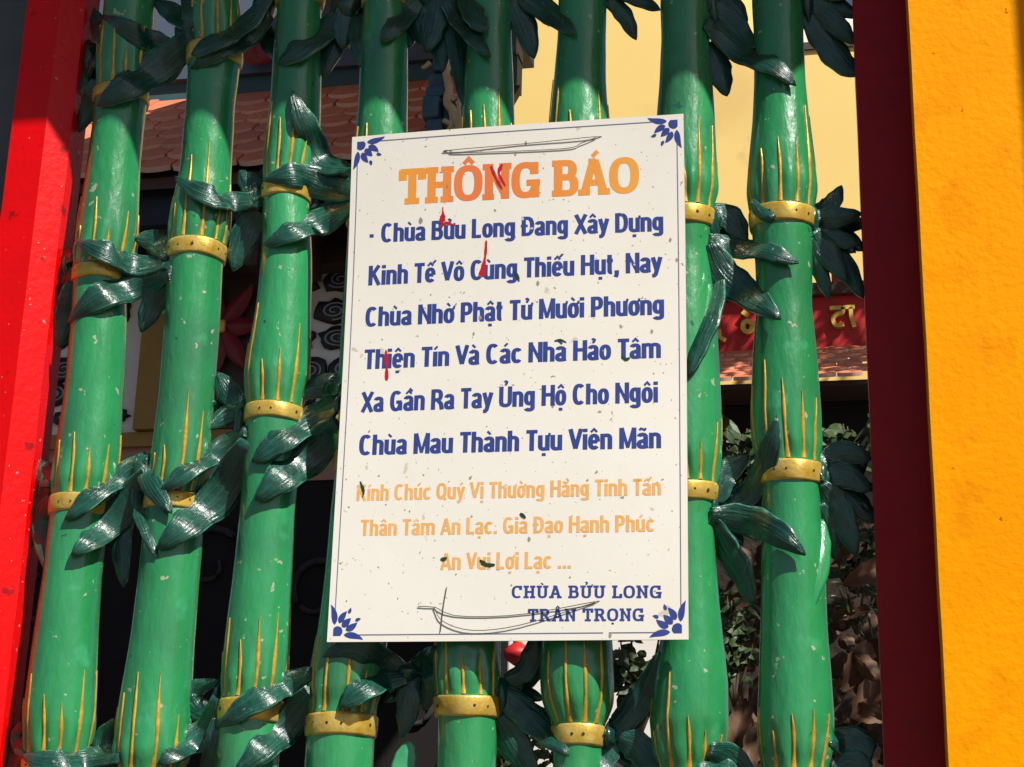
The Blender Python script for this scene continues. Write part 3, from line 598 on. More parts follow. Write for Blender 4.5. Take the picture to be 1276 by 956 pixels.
def strip(pts, wv, wh):
    n = len(pts); out = []
    closed = n > 3 and abs(pts[0][0] - pts[-1][0]) < 1e-6 and abs(pts[0][1] - pts[-1][1]) < 1e-6
    for i, (x, y) in enumerate(pts):
        if closed and i in (0, n - 1): a, b = pts[-2], pts[1]; 
        else: a, b = pts[max(i - 1, 0)], pts[min(i + 1, n - 1)]
        tx, ty = b[0] - a[0], b[1] - a[1]; l = math.hypot(tx, ty) or 1
        nx, ny = -ty / l, tx / l
        k = 1.0
        if 0 < i < n - 1:                        # mitre
            sx, sy = x - pts[i - 1][0], y - pts[i - 1][1]; sl = math.hypot(sx, sy) or 1
            c = abs(nx * -sy / sl + ny * sx / sl); k = 1 / max(c, .6)
        ox, oy = nx * wv / 2 * k, ny * wh / 2 * k
        out.append(((x + ox, y + oy), (x - ox, y - oy)))
    return out
def lettering(text, left, right, cap, font, pen, m, marks_pen=.1, track=.0, parent=None, wide=1.0):
    strokes = []; cur = 0; upper = font is SLAB
    for ch in text:
        bar = ch in '\u0110\u0111'
        if bar: ch = 'D'
        dec = unicodedata.normalize('NFD', ch); b = dec[0]; ms = dec[1:]
        adv, st = font[b]
        gc = adv / 2
        top = 1.05 if (b.isupper()) else .83
        for s in st:
            if b == 'i' and ms and any(c != '\u0323' for c in ms) and s[0][1] > .8: continue
            dg = len(s) == 2 and abs(s[0][0] - s[1][0]) > .12 and abs(s[0][1] - s[1][1]) > .4
            strokes.append(([(x + cur, y) for x, y in s], (pen[0] * ((.65 if b in 'NM' else .95) if dg else 1), pen[1])))
        if bar: strokes.append(([(cur - .05, .52), (cur + .30, .52)], (pen[0], pen[1] * .8)))
        hat = '\u0302' in ms or '\u0306' in ms
        for c in ms:
            if c == '\u0323': strokes.append(([(cur + gc, -.26), (cur + gc, -.12)], (pen[0] * .85, pen[1]))); continue
            if c == '\u031b':
                xr = cur + adv - (.10 if b in 'uU' else .10); yt = 1.0 if b.isupper() else X
                strokes.append(([(xr - .02, yt - .06), (xr + .07, yt - .02), (xr + .09, yt + .10)], (marks_pen, marks_pen))); continue
            if c in '\u0302\u0306': dx, dy = 0, 0
            elif hat: dx, dy = (.17 if c == '\u0301' else (.13 if c == '\u0300' else .15)), .10
            else: dx, dy = 0, 0
            for s in MARK[c]: strokes.append(([(cur + gc + dx + x, top + dy + y) for x, y in s], (marks_pen, marks_pen)))
        cur += adv + track
    total = cur - track
    (x0, z0), (x1, z1) = BP(*left), BP(*right)
    ch_ = cap * PXM((left[0] + right[0]) / 2, left[1], YBRD) / BZ.y * .985
    sx = (x1 - x0) / total; sl = (z1 - z0) / (x1 - x0)
    J = Join(); e = .0002
    for s, (pv_, ph_) in strokes:
        pr = strip(s, pv_ * wide, ph_); vs = []; e += .0000025
        for a, b in pr:
            for (gx, gy) in (a, b):
                x = x0 + gx * sx; z = z0 + gy * ch_ + (gx * sx) * sl
                vs.append(on_board(x, z, e))
        J.add((vs, [(2 * i + 1, 2 * i + 3, 2 * i + 2, 2 * i) for i in range(len(pr) - 1)]))
    return obj('lettering', J.v, J.f, m, parent or board, smooth=False)
LIGHTP = (.165, .135)
tl = lettering('THÔNG BÁO', (497, 255), (797, 240), 45, SLAB, (.245, .175), M['title'], .12, -.02)
# title colour runs from orange at the ends to red-orange at the third letter
nt = M['title'].node_tree; tc = nt.nodes.new('ShaderNodeTexCoord'); sp = nt.nodes.new('ShaderNodeSeparateXYZ'); rp = nt.nodes.new('ShaderNodeValToRGB'); mr = nt.nodes.new('ShaderNodeMapRange')
nt.links.new(tc.outputs['Object'], sp.inputs[0]); nt.links.new(sp.outputs[0], mr.inputs[0])
mr.inputs[1].default_value = BP(497, 240)[0] - BORG.x; mr.inputs[2].default_value = BP(797, 240)[0] - BORG.x
cr = rp.color_ramp; cr.elements[0].color = (.85, .36, .04, 1); cr.elements[1].color = (.85, .38, .06, 1)
for p_, c_ in ((.15, (.85, .30, .05, 1)), (.28, (.82, .20, .06, 1)), (.42, (.80, .20, .05, 1)), (.62, (.82, .27, .05, 1))):
    q_ = cr.elements.new(p_); q_.color = c_
nt.links.new(mr.outputs[0], rp.inputs[0]); nt.links.new(rp.outputs[0], nt.nodes['Principled BSDF'].inputs['Base Color'])
PEN = (.215, .17)
for t, l, r_, c in [('· Chùa Bửu Long Đang Xây Dựng', (460, 303), (827, 288), 24.5),
                    ('Kinh Tế Vô Cùng Thiếu Hụt, Nay', (459, 356), (825, 339), 25.5),
                    ('Chùa Nhờ Phật Tử Mười Phương', (455, 407.5), (828, 392), 25.5),
                    ('Thiện Tín Và Các Nhà Hảo Tâm', (453.5, 460.5), (824, 446), 25.5),
                    ('Xa Gần Ra Tay Ủng Hộ Cho Ngôi', (450, 514), (820, 501.5), 26),
                    ('Chùa Mau Thành Tựu Viên Mãn', (447, 567.5), (824, 558.5), 26)]:
    lettering(t, l, r_, c, SANS, PEN, M['blue'], .105, .035)
for t, l, r_, c in [('Kính Chúc Quý Vị Thường Hằng Tinh Tấn', (444, 624.5), (824, 617), 20.5),
                    ('Thân Tâm An Lạc. Già Đạo Hạnh Phúc', (449, 668), (816, 662.5), 20.5),
                    ('An Vui Lợi Lạc ...', (549, 710.5), (712, 708.5), 21)]:
    lettering(t, l, r_, c, SANS, (.195, .15), M['orange'], .10, .04)
for t, l, r_ in [('CHÙA BỬU LONG', (637, 745.5), (825, 745.5)), ('TRÂN TRỌNG', (657.5, 774.5), (803, 774))]:
    lettering(t, l, r_, 15.3, SLAB, (.20, .16), M['blue'], .10, .05)

def flat_poly(name, pts, m, e=.0005, parent=None):   # pts in (x, z)
    return obj(name, [on_board(x, z, e) for x, z in pts], [list(range(len(pts)))], m, parent or board, smooth=False)
# border lines: inset frame, with rounded start beside each corner ornament
mrg = .0125
def border(p, q, w=.0015):
    n = 20; vs = []
    dx, dz = q[0] - p[0], q[1] - p[1]; l = math.hypot(dx, dz); nx, nz = -dz / l * w / 2, dx / l * w / 2
    for i in range(n + 1):
        x = p[0] + dx * i / n; z = p[1] + dz * i / n
        vs += [on_board(x + nx, z + nz, .0005), on_board(x - nx, z - nz, .0005)]
    obj('border_line', vs, [(2 * i, 2 * i + 1, 2 * i + 3, 2 * i + 2) for i in range(n)], M['line'], board, smooth=False)
a0, a1, c0, c1 = bx0 + mrg, bx1 - mrg, bz0 + mrg, bz1 - mrg; o_ = .034
border((a0 + o_, c0), (a1 - .135, c0)); border((a1 - .125, c0), (a1 - o_, c0)); border((a0 + o_, c1), (a1 - o_, c1)); border((a0, c0 + o_), (a0, c1 - o_)); border((a1, c0 + o_), (a1, c1 - o_))
# lotus ornaments
def petal(cx, cz, ang, L_, w, curl=0):
    n = 9; l = []; r_ = []
    for i in range(n + 1):
        f = i / n; wd = w * math.sin(math.pi * f ** .75) ** .9 if 0 < f < 1 else 0
        a = ang + curl * f * f; x = cx + math.cos(a) * L_ * f; z = cz + math.sin(a) * L_ * f
        l.append((x - math.sin(a) * wd, z + math.cos(a) * wd)); r_.append((x + math.sin(a) * wd, z - math.cos(a) * wd))
    return l + r_[::-1][1:-1]
def ornament(ox, oz, sx, sz):
    J = Join(); s = .051
    def put(pts):
        q = [on_board(ox + sx * x * s, oz + sz * z * s, .0005 + .00001 * len(J.f)) for x, z in pts]
        if sx * sz < 0: q = q[::-1]
        J.add((q, [list(range(len(q)))]))
    put([(.03, .03), (.30, .03)] + [(.17 + .20 * math.cos(R(a)), .17 + .20 * math.sin(R(a))) for a in (-15, 10, 35, 45, 55, 80, 105)] + [(.03, .30)])
    put(petal(.34, .34, R(45), .44, .125))
    for sg in (1, -1):
        for a, r0, L_, w, cu in ((67, .45, .50, .115, -.35), (89, .36, .74, .11, .35), (57, .90, .22, .06, .3)):
            b = R(45 + sg * (a - 45)); put(petal(.06 + r0 * math.cos(b), .06 + r0 * math.sin(b), b + R(sg * 3), L_, w, sg * cu * .6))
    return obj('corner_ornament', J.v, J.f, M['blue'], board, smooth=False)
ornament(a0 - .003, c0 - .003, 1, 1); ornament(a1 + .003, c0 - .003, -1, 1); ornament(a0 - .003, c1 + .003, 1, -1); ornament(a1 + .003, c1 + .003, -1, -1)
# drips and smudges
def streak(name, pts, ws, m, e=.0007):
    q = catmull([np.array(p, float) for p in pts], 14); vs = []
    for i, (x, y) in enumerate(q):
        w = float(np.interp(i / 14, np.linspace(0, 1, len(ws)), ws)) * (1 + .15 * math.sin(i * 2.1))
        a = q[max(i - 1, 0)]; b = q[min(i + 1, 14)]; t = (b - a) / (np.linalg.norm(b - a) + 1e-9)
        for sg in (1, -1):
            px, py = x - t[1] * w * sg, y + t[0] * w * sg; X_, Z_ = BP(px, py); vs.append(on_board(X_, Z_, e))
    obj(name, vs, [(2 * i, 2 * i + 1, 2 * i + 3, 2 * i + 2) for i in range(14)], m, board, smooth=False)
streak('paint_drip', [(552, 258), (552, 270), (550, 279)], [.5, .8, 3.2, 3.5, 1], M['redpaint'])
streak('paint_drip', [(606, 300), (605, 318), (601, 340), (600, 345)], [1, 1.8, 1.2, 3.5, 4, 1], M['redpaint'])
streak('paint_drip', [(481, 436), (482, 455), (482, 474)], [.5, 2.2, 2.6, 1, 2.6, 1.5], M['redpaint'])
streak('paint_drip', [(612, 207), (618, 222), (626, 236)], [1, 2, 1, 2, .5], M['redpaint'], .0009)
streak('paint_drip', [(626, 205), (622, 216), (630, 232)], [1, 2.5, 1, 1.6, .5], M['redpaint'], .0010)
streak('paint_drip', [(548, 284), (556, 278), (566, 281)], [.5, 1.5, 2, .5], M['redpaint'])
for pts, ws in (([(598, 698), (606, 704), (617, 704)], [1, 3, 2.4, 2.6, 1]), ([(549, 697), (553, 697), (557, 695)], [1, 2.8, 2.2, 1]), ([(648, 640), (652, 643), (655, 646)], [1.2, 2.6, 2, 1]),
                ([(775, 444), (780, 448), (785, 446)], [1, 2.2, 2, 1]), ([(449, 600), (453, 612), (452, 620)], [.6, 2.2, 1.2, .5]), ([(691, 425), (699, 424), (706, 427)], [.7, 1.6, 1.2, .5]), ([(641, 338), (645, 345), (647, 351)], [.8, 2.2, 1.8, .6])):
    streak('smudge', pts, ws, M['smudge'])
M['stain'] = mat('brown_stain', (.36, .28, .18), .6); M['stain2'] = mat('grey_stain', (.30, .27, .24), .6)
for (x, y, a) in [(524, 275, 4), (659, 672, 3), (598, 396, 3), (670, 353, 3), (835, 299, 2.5), (812, 413, 2.5), (760, 792, 3), (557, 232, 2.4), (655, 178, 2), (642, 192, 2), (843, 324, 2.3), (590, 416, 2)]:
    streak('stain', [(x, y - a), (x + .5, y), (x, y + a)], [.4, a * .6, a * .6, .4], M['stain' if a < 3.5 else 'stain2'], .0006)
for k in range(150):
    pass

# wires that tie the board to the stalks
def wire(name, paths, label):
    J = Join()
    for pts in paths:
        q = catmull([np.array(p, float) for p in pts], 16); ctr = []
        for x, y, e in q:
            X_, Z_ = BP(x, y); ctr.append(on_board(X_, Z_, e))
        rr = .00075; vs = []
        for i, c in enumerate(ctr):
            t = (ctr[min(i + 1, 16)] - ctr[max(i - 1, 0)]).normalized(); a = t.cross(Vector((0, 1, 0.01))).normalized(); b = t.cross(a)
            for k in range(6): vs.append(c + a * rr * math.cos(k * math.pi / 3) + b * rr * math.sin(k * math.pi / 3))
        J.add((vs, [(i * 6 + k, i * 6 + (k + 1) % 6, (i + 1) * 6 + (k + 1) % 6, (i + 1) * 6 + k) for i in range(16) for k in range(6)]))
    tag(obj(name, J.v, J.f, M['wire'], org=Vector(J.v[0])), label, 'wire', 'wires tying the board')
wire('tie_wire', [[(557, 189, -.01), (560, 188, .0022), (650, 180, .0016), (743, 171, .0022), (744, 171, -.01)], [(560, 189, .0016), (575, 191, .0016), (700, 186, .0016), (725, 179, .0026), (743, 172, .0022)],
                  [(552, 189, .0016), (558, 188, .0026), (564, 189, .0016)]], 'dark wire looped twice across the top of the notice board above the orange heading')
wire('tie_wire', [[(541, 757, -.01), (543, 757, .0022), (572, 768, .0016), (650, 766, .0016), (742, 750, .0022), (743, 750, -.01)], [(541, 757, .0022), (553, 775, .0032), (590, 786, .0034), (650, 779, .0032), (742, 751, .0022)],
                  [(521, 756, .0016), (530, 756, .0022), (542, 757, .0016)], [(557, 732, .0016), (553, 755, .0016), (549, 788, .0016)]], 'thin wire with a hanging end near the bottom edge of the notice board')

# ------------------------------------------------------------------ far things
exec_bg = True
M['cream'] = mat('cream_yellow_wall_paint', (.88, .635, .205), .7, (.85, .605, .195), 2, .5, .15, 20, [((.78, .52, .17), 1.3, .52, .2), ((.66, .46, .18), 3.5, .66, .1)])
M['teal'] = mat('dark_teal_beam_paint', (.03, .075, .085), .6, (.045, .10, .11), 3, .6, .2, 20)
M['bluegrey'] = mat('blue_grey_paint', (.075, .10, .15), .6, (.05, .07, .11), 4, .5)
M['navy'] = mat('navy_paint', (.008, .014, .030), .7)
M['brown'] = mat('brown_wood', (.075, .042, .028), .7, (.04, .02, .015), 5, .7)
M['white'] = mat('white_render', (.88, .83, .76), .8, (.74, .68, .60), 6, .5, .4, 30)
M['black'] = mat('black_paint', (.012, .013, .016), .5, (.03, .03, .035), 20, .5, .3, 30)
M['grey'] = mat('grey_paint', (.34, .35, .37), .6)
M['ochre'] = mat('ochre_paint', (.36, .20, .035), .6, (.28, .15, .02), 8, .5)
M['pink'] = mat('pink_render', (.42, .23, .16), .7, (.34, .18, .12), 6, .5)
M['signred'] = mat('signboard_red', (.52, .016, .016), .5, (.42, .012, .012), 6, .5)
M['goldletter'] = mat('gold_letters', (.75, .50, .10), .4, metal=.2)
M['flowerred'] = mat('flower_red', (.18, .004, .010), .5, (.24, .02, .02), 12, .5)
M['darkwall'] = mat('shade_black_wall', (.006, .004, .004), .95, (.010, .006, .006), 4, .6)  # deep shade under the porches is put into this near-black base
M['scale'] = mat('dragon_blue', (.02, .065, .11), .4, (.04, .12, .17), 14, .8, .5, 30)
M['fin'] = mat('dragon_cream', (.55, .45, .27), .5, (.35, .25, .12), 20, .7)
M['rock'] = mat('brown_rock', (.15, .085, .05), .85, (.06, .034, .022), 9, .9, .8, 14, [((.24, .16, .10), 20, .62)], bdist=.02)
M['dry'] = mat('dry_leaf', (.17, .09, .048), .7, (.08, .04, .02), 14, .8)
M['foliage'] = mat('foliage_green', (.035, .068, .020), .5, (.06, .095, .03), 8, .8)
M['stem'] = mat('plant_stem', (.07, .05, .03), .7)
M['soil'] = mat('paved_courtyard', (.09, .075, .065), .9, (.06, .05, .045), 1.5, .6, .3, 10)

def wbox(name, px0, px1, py0, py1, Y0, Y1, m, parent, bev=0):
    """box whose front face covers the given picture window at depth Y0"""
    pa = P(px0, (py0 + py1) / 2, Y0); pb = P(px1, (py0 + py1) / 2, Y0); pc = P((px0 + px1) / 2, py0, Y0); pd = P((px0 + px1) / 2, py1, Y0)
    v, f = box(pa.x, pb.x, Y0, Y1, pd.z, pc.z, bev)
    return obj(name, v, f, m, parent, smooth=False)
def free(name, label, cat, px, Y): return thing(name, label, cat, (P(px, 500, Y).x, Y, 0))

gv, gf = box(-200, 200, -60, 400, -.3, 0)
tag(obj('ground', gv, gf, M['soil'], smooth=False), kind='structure')

# --- temple porch at the left, behind the gate
YT = 4.0
tp = free('temple_porch', 'dim temple porch with scalloped terracotta roof and carved black and white wall', 'temple', 300, YT)
x0 = P(-250, 400, YT).x; x1 = P(606, 300, YT + .3).x
def wb(name, xa_, xb_, pyt, pyb, Y0, Y1, m, px=330):
    v, f = box(xa_, xb_, Y0, Y1, P(px, pyb, Y0).z, P(px, pyt, Y0).z); return obj(name, v, f, m, tp, smooth=False)
wb('upper_frieze', x0, x1, -160, 79, 5.05, 5.35, M['bluegrey']); wb('ridge_moulding', x0, x1, 72, 90, 4.86, 5.04, M['bluegrey'])
wb('ridge_beam', x0, x1, 90, 130, 4.90, 5.03, M['teal'])
# scalloped tiles on a slope from (py 126, Y 4.88) down to (py 214, Y 3.95)
zt = P(330, 122, 4.86).z; zb = P(330, 206, 4.0).z; rows = 7; tw = .175
slope = math.atan2(zt - zb, .86); sl_len = math.hypot(zt - zb, .86)
tvs = []; tfs = []; nseg = 10
for layer in (0, 1):
    for i in range(nseg + 1):
        u = -1 + 2 * i / nseg; x = u * tw * .49
        yb_ = -.06 * (1 - u * u)                       # rounded lower lip
        tvs.append(Vector((x, yb_, .010 * (1 - u * u) + -.028 * (1 - layer) + .028))); tvs.append(Vector((x, sl_len / rows * 1.25, -.016 + -.028 * (1 - layer) + .028)))
n_ = 2 * (nseg + 1)
for i in range(nseg):
    a = 2 * i; tfs += [(a, a + 1, a + 3, a + 2), (n_ + a, n_ + a + 2, n_ + a + 3, n_ + a + 1), (a, a + 2, n_ + a + 2, n_ + a)]
tfs += [(0, n_, n_ + 1, 1), (n_ - 2, n_ - 1, 2 * n_ - 1, 2 * n_ - 2)]
M['tile_lip'] = mat('pale_tile_lip', (.90, .64, .54), .7, (.75, .44, .34), 12, .7)
tile_vary(M['tile'], (.42, .10, .05), .5); tile_vary(M['tile_lip'], (.45, .24, .18), .5)
tm1 = mesh('tile', tvs, tfs, [M['tile'], M['tile_lip']], smooth=False, idx=[1 if k % 3 == 2 and k < 3 * nseg else 0 for k in range(len(tfs))])
tiles = []
cols = int((x1 - x0 - .1) / tw)
for r_ in range(rows):
    for c in range(cols):
        f = r_ / rows
        o = bpy.data.objects.new('tile', tm1); link(o, tp)
        o.location = (x0 + .1 + (c + .5 * (r_ % 2)) * tw + random.uniform(-.008, .008) - tp.location.x, 4.0 + .86 * f + random.uniform(-.006, .006) - tp.location.y, zb + (zt - zb) * f + .012 + random.uniform(-.003, .003))
        o.rotation_euler = (slope + random.uniform(-.02, .02), random.uniform(-.02, .02), random.uniform(-.03, .03))
# roof deck beneath the tiles
obj('roof_deck', [Vector((x0, 4.02, zb - .02)), Vector((x1 + .02, 4.02, zb - .02)), Vector((x1 + .02, 4.9, zt - .02)), Vector((x0, 4.9, zt - .02)),
                  Vector((x0, 4.02, zb - .08)), Vector((x1 + .02, 4.02, zb - .08)), Vector((x1 + .02, 4.9, zt - .08)), Vector((x0, 4.9, zt - .08))],
    [(0, 1, 2, 3), (7, 6, 5, 4), (0, 4, 5, 1), (1, 5, 6, 2), (2, 6, 7, 3), (3, 7, 4, 0)], M['brown'], tp, smooth=False)
wb('fascia', x0, x1, 214, 272, 4.10, 4.16, M['navy'])
wb('cornice_beam', x0, x1, 272, 332, 4.55, 4.7, M['brown'])
for k in range(9):
    px = 60 + k * 62; wbox('bracket', px, px + 14, 268, 330, 4.3, 4.54, M['brown'], tp)
# unseen upper storey eave, added and stretched to shade the tiles and lower wall
zE = P(330, -25, 5.05).z; xE = P(80, 190, 4.2).x + (zE - P(80, 190, 4.2).z) * math.sin(R(SUN_AZ)) / math.tan(R(SUN_EL))
v, f = box(xE, x1 + 2.6, 1.6, 5.045, zE, zE + .12); obj('upper_shade_eave', v, f, M['roofslab'], tp, smooth=False)
YW = 4.75
wb('carved_wall', x0, x1 + .4, 332, 535, YW, YW + .25, M['white'])
wb('ochre_string_course', x0, x1 + .4, 533, 551, YW - .05, YW + .1, M['ochre']); wb('pink_plinth', x0, x1 + .4, 551, 600, YW - .02, YW + .2, M['pink'])
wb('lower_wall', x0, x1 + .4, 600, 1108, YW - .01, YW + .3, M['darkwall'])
wbox('ochre_column', 172, 262, 390, 533, YW - .09, YW - .003, M['ochre'], tp)
wbox('maroon_panel', 262, 328, 330, 533, YW - .06, YW - .003, M['brown'], tp)
# swirl stones
def swirl(px, py, wpx, hpx, seed):
    rr = random.Random(seed); c = P(px, py, YW); k = PXM(px, py, YW); n = 16
    rad = [1 + .16 * rr.uniform(-1, 1) for _ in range(n)]
    def q(j, s): 
        a = 2 * math.pi * j / n; ca, sa = math.cos(a), math.sin(a); e = (abs(ca) ** 3 + abs(sa) ** 3) ** (-1 / 3)
        return Vector((c.x + wpx * k * ca * e * rad[j] * s, 0, c.z + hpx * k * sa * e * rad[j] * s))
    vs = []
    for s, y in ((1, .0), (.97, -.022), (.86, -.03)):
        for j in range(n): p = q(j, s); p.y = YW + y; vs.append(p)
    fs = [(i * n + j, (i + 1) * n + j, (i + 1) * n + (j + 1) % n, i * n + (j + 1) % n) for i in range(2) for j in range(n)]; fs.append([2 * n + j for j in reversed(range(n))])
    J = Join().add((vs, fs)); pr = []
    m_ = 34; sg = rr.choice((-1, 1)); ph = rr.uniform(0, 6)
    vs = []
    for i in range(m_ + 1):
        f = i / m_; a = ph + sg * f * 2 * math.pi * 2.1; rr_ = .12 + .66 * f; w = .055
        for d_, y in ((-w, -.0305), (0, -.038), (w, -.0305)):
            vs.append(Vector((c.x + wpx * k * (rr_ + d_) * math.cos(a), YW + y, c.z + hpx * k * (rr_ + d_) * math.sin(a))))
    J.add((vs, [(3 * i + j, 3 * i + 3 + j, 3 * i + 4 + j, 3 * i + 1 + j) for i in range(m_) for j in range(2)]), 1)
    o = obj('swirl_stone', J.v, J.f, [M['black'], M['grey']], tp, idx=J.i)
sw = 0
for row, (yy, hh) in enumerate([(352, 15), (388, 16), (424, 15), (460, 16), (496, 14), (520, 9)]):
    xx = -30 + (row % 2) * 18
    while xx < 640:
        w_ = random.uniform(18, 26)
        if not (168 < xx + w_ and xx - w_ < 330): swirl(xx, yy + random.uniform(-3, 3), w_, hh, sw); sw += 1
        xx += w_ * 2 + random.uniform(5, 8)
# red flower on the maroon panel
def bigpetal(cx, cy, tx, ty, w, m, name, parent, Y):
    c = P(cx, cy, Y); t = P(tx, ty, Y); d = t - c; L_ = d.length; d.normalize(); nrm = Vector((-d.z, 0, d.x)); k = PXM(cx, cy, Y) * w; vs = []; n = 10
    for i in range(n + 1):
        f = i / n; wd = k * math.sin(math.pi * (f * .9 + .08)) ** .8
        for u, h in ((-1, 0), (-.5, -.018), (0, -.026), (.5, -.018), (1, 0)): vs.append(c + d * L_ * f + nrm * wd * u + Vector((0, h - .03 * f, 0)))
    obj(name, vs, [(5 * i + j, 5 * i + j + 1, 5 * i + j + 6, 5 * i + j + 5) for i in range(n) for j in range(4)], m, parent)
fl = thing('wall_flower', 'large red plaster flower on the dark panel seen between second and third stalks', 'ornament', P(274, 408, YW - .09))
for tx, ty in ((318, 358), (326, 408), (308, 462), (268, 474), (232, 440), (228, 392), (262, 350)): bigpetal(276, 408, tx, ty, 12, M['flowerred'], 'petal', fl, YW - .09)
v, f = box(*(lambda p: (p.x - .035, p.x + .035, p.y - .03, p.y, p.z - .035, p.z + .035))(P(274, 408, YW - .11)), .012); obj('flower_centre', v, f, M['goldletter'], fl)
# grey scroll relief on the dark lower wall
def tube(pts, rad, m, name, parent, sides=6, n=24):
    q = catmull([np.array(p, float) for p in pts], n); vs = []
    c = [Vector(a) for a in q]
    for i in range(n + 1):
        t = (c[min(i + 1, n)] - c[max(i - 1, 0)]).normalized(); a = t.orthogonal().normalized(); b = t.cross(a)
        rr = rad[0] + (rad[1] - rad[0]) * i / n
        for k in range(sides): vs.append(c[i] + (a * math.cos(2 * math.pi * k / sides) + b * math.sin(2 * math.pi * k / sides)) * rr)
    fs = [(i * sides + k, i * sides + (k + 1) % sides, (i + 1) * sides + (k + 1) % sides, (i + 1) * sides + k) for i in range(n) for k in range(sides)]
    fs.append(list(reversed(range(sides)))); fs.append([n * sides + k for k in range(sides)])
    return (vs, fs) if name is None else obj(name, vs, fs, m, parent)
M['dimgrey'] = mat('shade_dimmed_relief_paint', (.028, .026, .03), .9)  # relief grey darkened in its colour to match the porch shade
for px, py, s_ in ((262, 700, 1), (30, 750, -1), (395, 740, 1), (510, 880, -1)):
    pts = []
    for i in range(9):
        a = i * .8; rr = 46 - i * 4.4; p = P(px + s_ * rr * math.cos(a), py - rr * 1.1 * math.sin(a), YW - .02); pts.append(tuple(p))
    tube(pts, (.020, .010), M['dimgrey'], 'scroll_relief', tp)

# dragon finial on the roof corner
dr = thing('dragon_finial', 'blue scaled ceramic finial with cream edge on the roof corner', 'roof ornament', P(550, 170, 3.9))
for (xa_, ya, xb_, yb2, dy) in ((538, 64, 552, 88, 0), (532, 88, 553, 108, .01), (530, 106, 555, 122, -.01), (527, 120, 549, 150, -.03), (530, 146, 552, 176, -.01)):
    pa, pb = P(xa_, yb2, 3.9), P(xb_, ya, 3.9); v, f = box(pa.x, pb.x, 3.9 + dy, 4.05, pa.z, pb.z - .002, .012); obj('body_segment', v, f, M['scale'], dr, smooth=False)
fp = [(553, 62), (558, 78), (556, 92), (560, 110), (557, 128), (566, 140), (573, 160), (570, 172)]
vf = tube([tuple(P(a, b, 3.88)) for a, b in fp], (.018, .026), None, None, None); obj('cream_fin', vf[0], vf[1], M['fin'], dr)
for pts in ([(536, 78), (529, 84), (526, 83)], [(556, 170), (563, 150), (556, 128)], [(574, 120), (570, 140), (560, 165)], [(560, 120), (572, 132), (572, 168)], [(553, 150), (565, 158), (577, 176)]):
    vf = tube([tuple(P(a, b, 3.88)) for a, b in pts], (.014, .007), None, None, None, n=8); obj('cream_scroll', vf[0], vf[1], M['fin'], dr)
wbox('finial_base', 552, 578, 124, 182, 3.93, 4.08, M['scale'], dr)
# red roof ornament glimpsed above the ridge
ro = thing('roof_flame', 'small red flame ornament above the teal ridge beside the third stalk', 'roof ornament', P(322, 80, 4.8))
for tx, ty in ((345, 46), (330, 38), (305, 58)): bigpetal(325, 80, tx, ty, 12, M['flowerred'], 'flame_tongue', ro, 4.8)

# --- cream building behind, to the right
YC = 7.0
cb = free('cream_building', 'sunlit cream yellow building wall rising behind the right hand stalks', 'building', 850, YC)
def cbx(name, px0, px1, py0, py1, Y0, Y1, m): return wbox(name, px0, px1, py0, py1, Y0, Y1, m, cb)
xa_, xb_, xc_ = P(560, 300, YC).x, P(921, 56, YC).x, P(1180, 300, YC).x; z0_, z1_, z2_ = 0, P(990, 56, YC).z, P(740, -160, YC).z
ol = [(xa_, z0_), (xc_, z0_), (xc_, z1_), (xb_, z1_), (xb_, z2_), (xa_, z2_)]
obj('wall', [Vector((x, y, z)) for y in (YC, YC + 3) for x, z in ol], [(0, 1, 2, 3, 4, 5), (11, 10, 9, 8, 7, 6)] + [(i, i + 6, (i + 1) % 6 + 6, (i + 1) % 6) for i in range(6)], M['cream'], cb, smooth=False)
cbx('cornice', 926, 1200, 48, 57, YC - .02, YC - .002, M['brown'])
wp = free('white_parapet', 'pale white rooftop structure just visible above the cream wall at top right', 'building', 1000, 9.5)
wbox('parapet_wall', 928, 1100, 30, 70, 9.5, 11, M['white'], wp); wbox('parapet_post', 1050, 1075, 8, 30, 9.6, 9.9, M['white'], wp)
# signboard with gold letters
YS = 6.3
sb = free('red_signboard', 'red signboard with raised gold script above the small tiled roof', 'sign', 980, YS)
wbox('board', 860, 1180, 366, 437, YS, YS + .12, M['signred'], sb); wbox('top_rail', 860, 1180, 352, 366.5, YS - .05, YS + .14, M['brown'], sb)
wbox('top_block', 1036, 1056, 336, 352, YS - .03, YS + .1, M['signred'], sb)
def gl(name, strokes, w):
    J = Join()
    for s in strokes:
        if len(s) > 3: s = [tuple(q_) for q_ in catmull([np.array(q_, float) for q_ in s], 22)]
        c = [P(a, b, YS - .035) for a, b in s]; k = PXM(1000, 400, YS) * w / 2; vs = []
        for i, p in enumerate(c):
            t = (c[min(i + 1, len(c) - 1)] - c[max(i - 1, 0)]).normalized(); nrm = Vector((-t.z, 0, t.x))
            for a, y in ((k, .034), (k, 0), (-k, 0), (-k, .034)): vs.append(p + nrm * a + Vector((0, y, 0)))
        n = len(c)
        J.add((vs, [(4 * i + j, 4 * i + 4 + j, 4 * i + 4 + (j + 1) % 4, 4 * i + (j + 1) % 4) for i in range(n - 1) for j in range(4)] + [(0, 1, 2, 3), (4 * n - 1, 4 * n - 2, 4 * n - 3, 4 * n - 4)]))
    obj(name, J.v, J.f, M['goldletter'], sb, smooth=False)
gl('gold_letter', [[(1034, 384), (1050, 383)], [(1050, 383), (1050, 389), (1043, 391), (1038, 397), (1042, 405), (1052, 404)]], 5)
gl('gold_letter', [[(1049, 383), (1065, 382)], [(1060, 383), (1061, 395), (1065, 407)]], 5)
gl('gold_letter', [[(938, 406), (935, 412), (930, 413), (926, 409), (927, 402), (932, 400), (937, 403), (938, 406)], [(925, 388), (932, 393)]], 6)
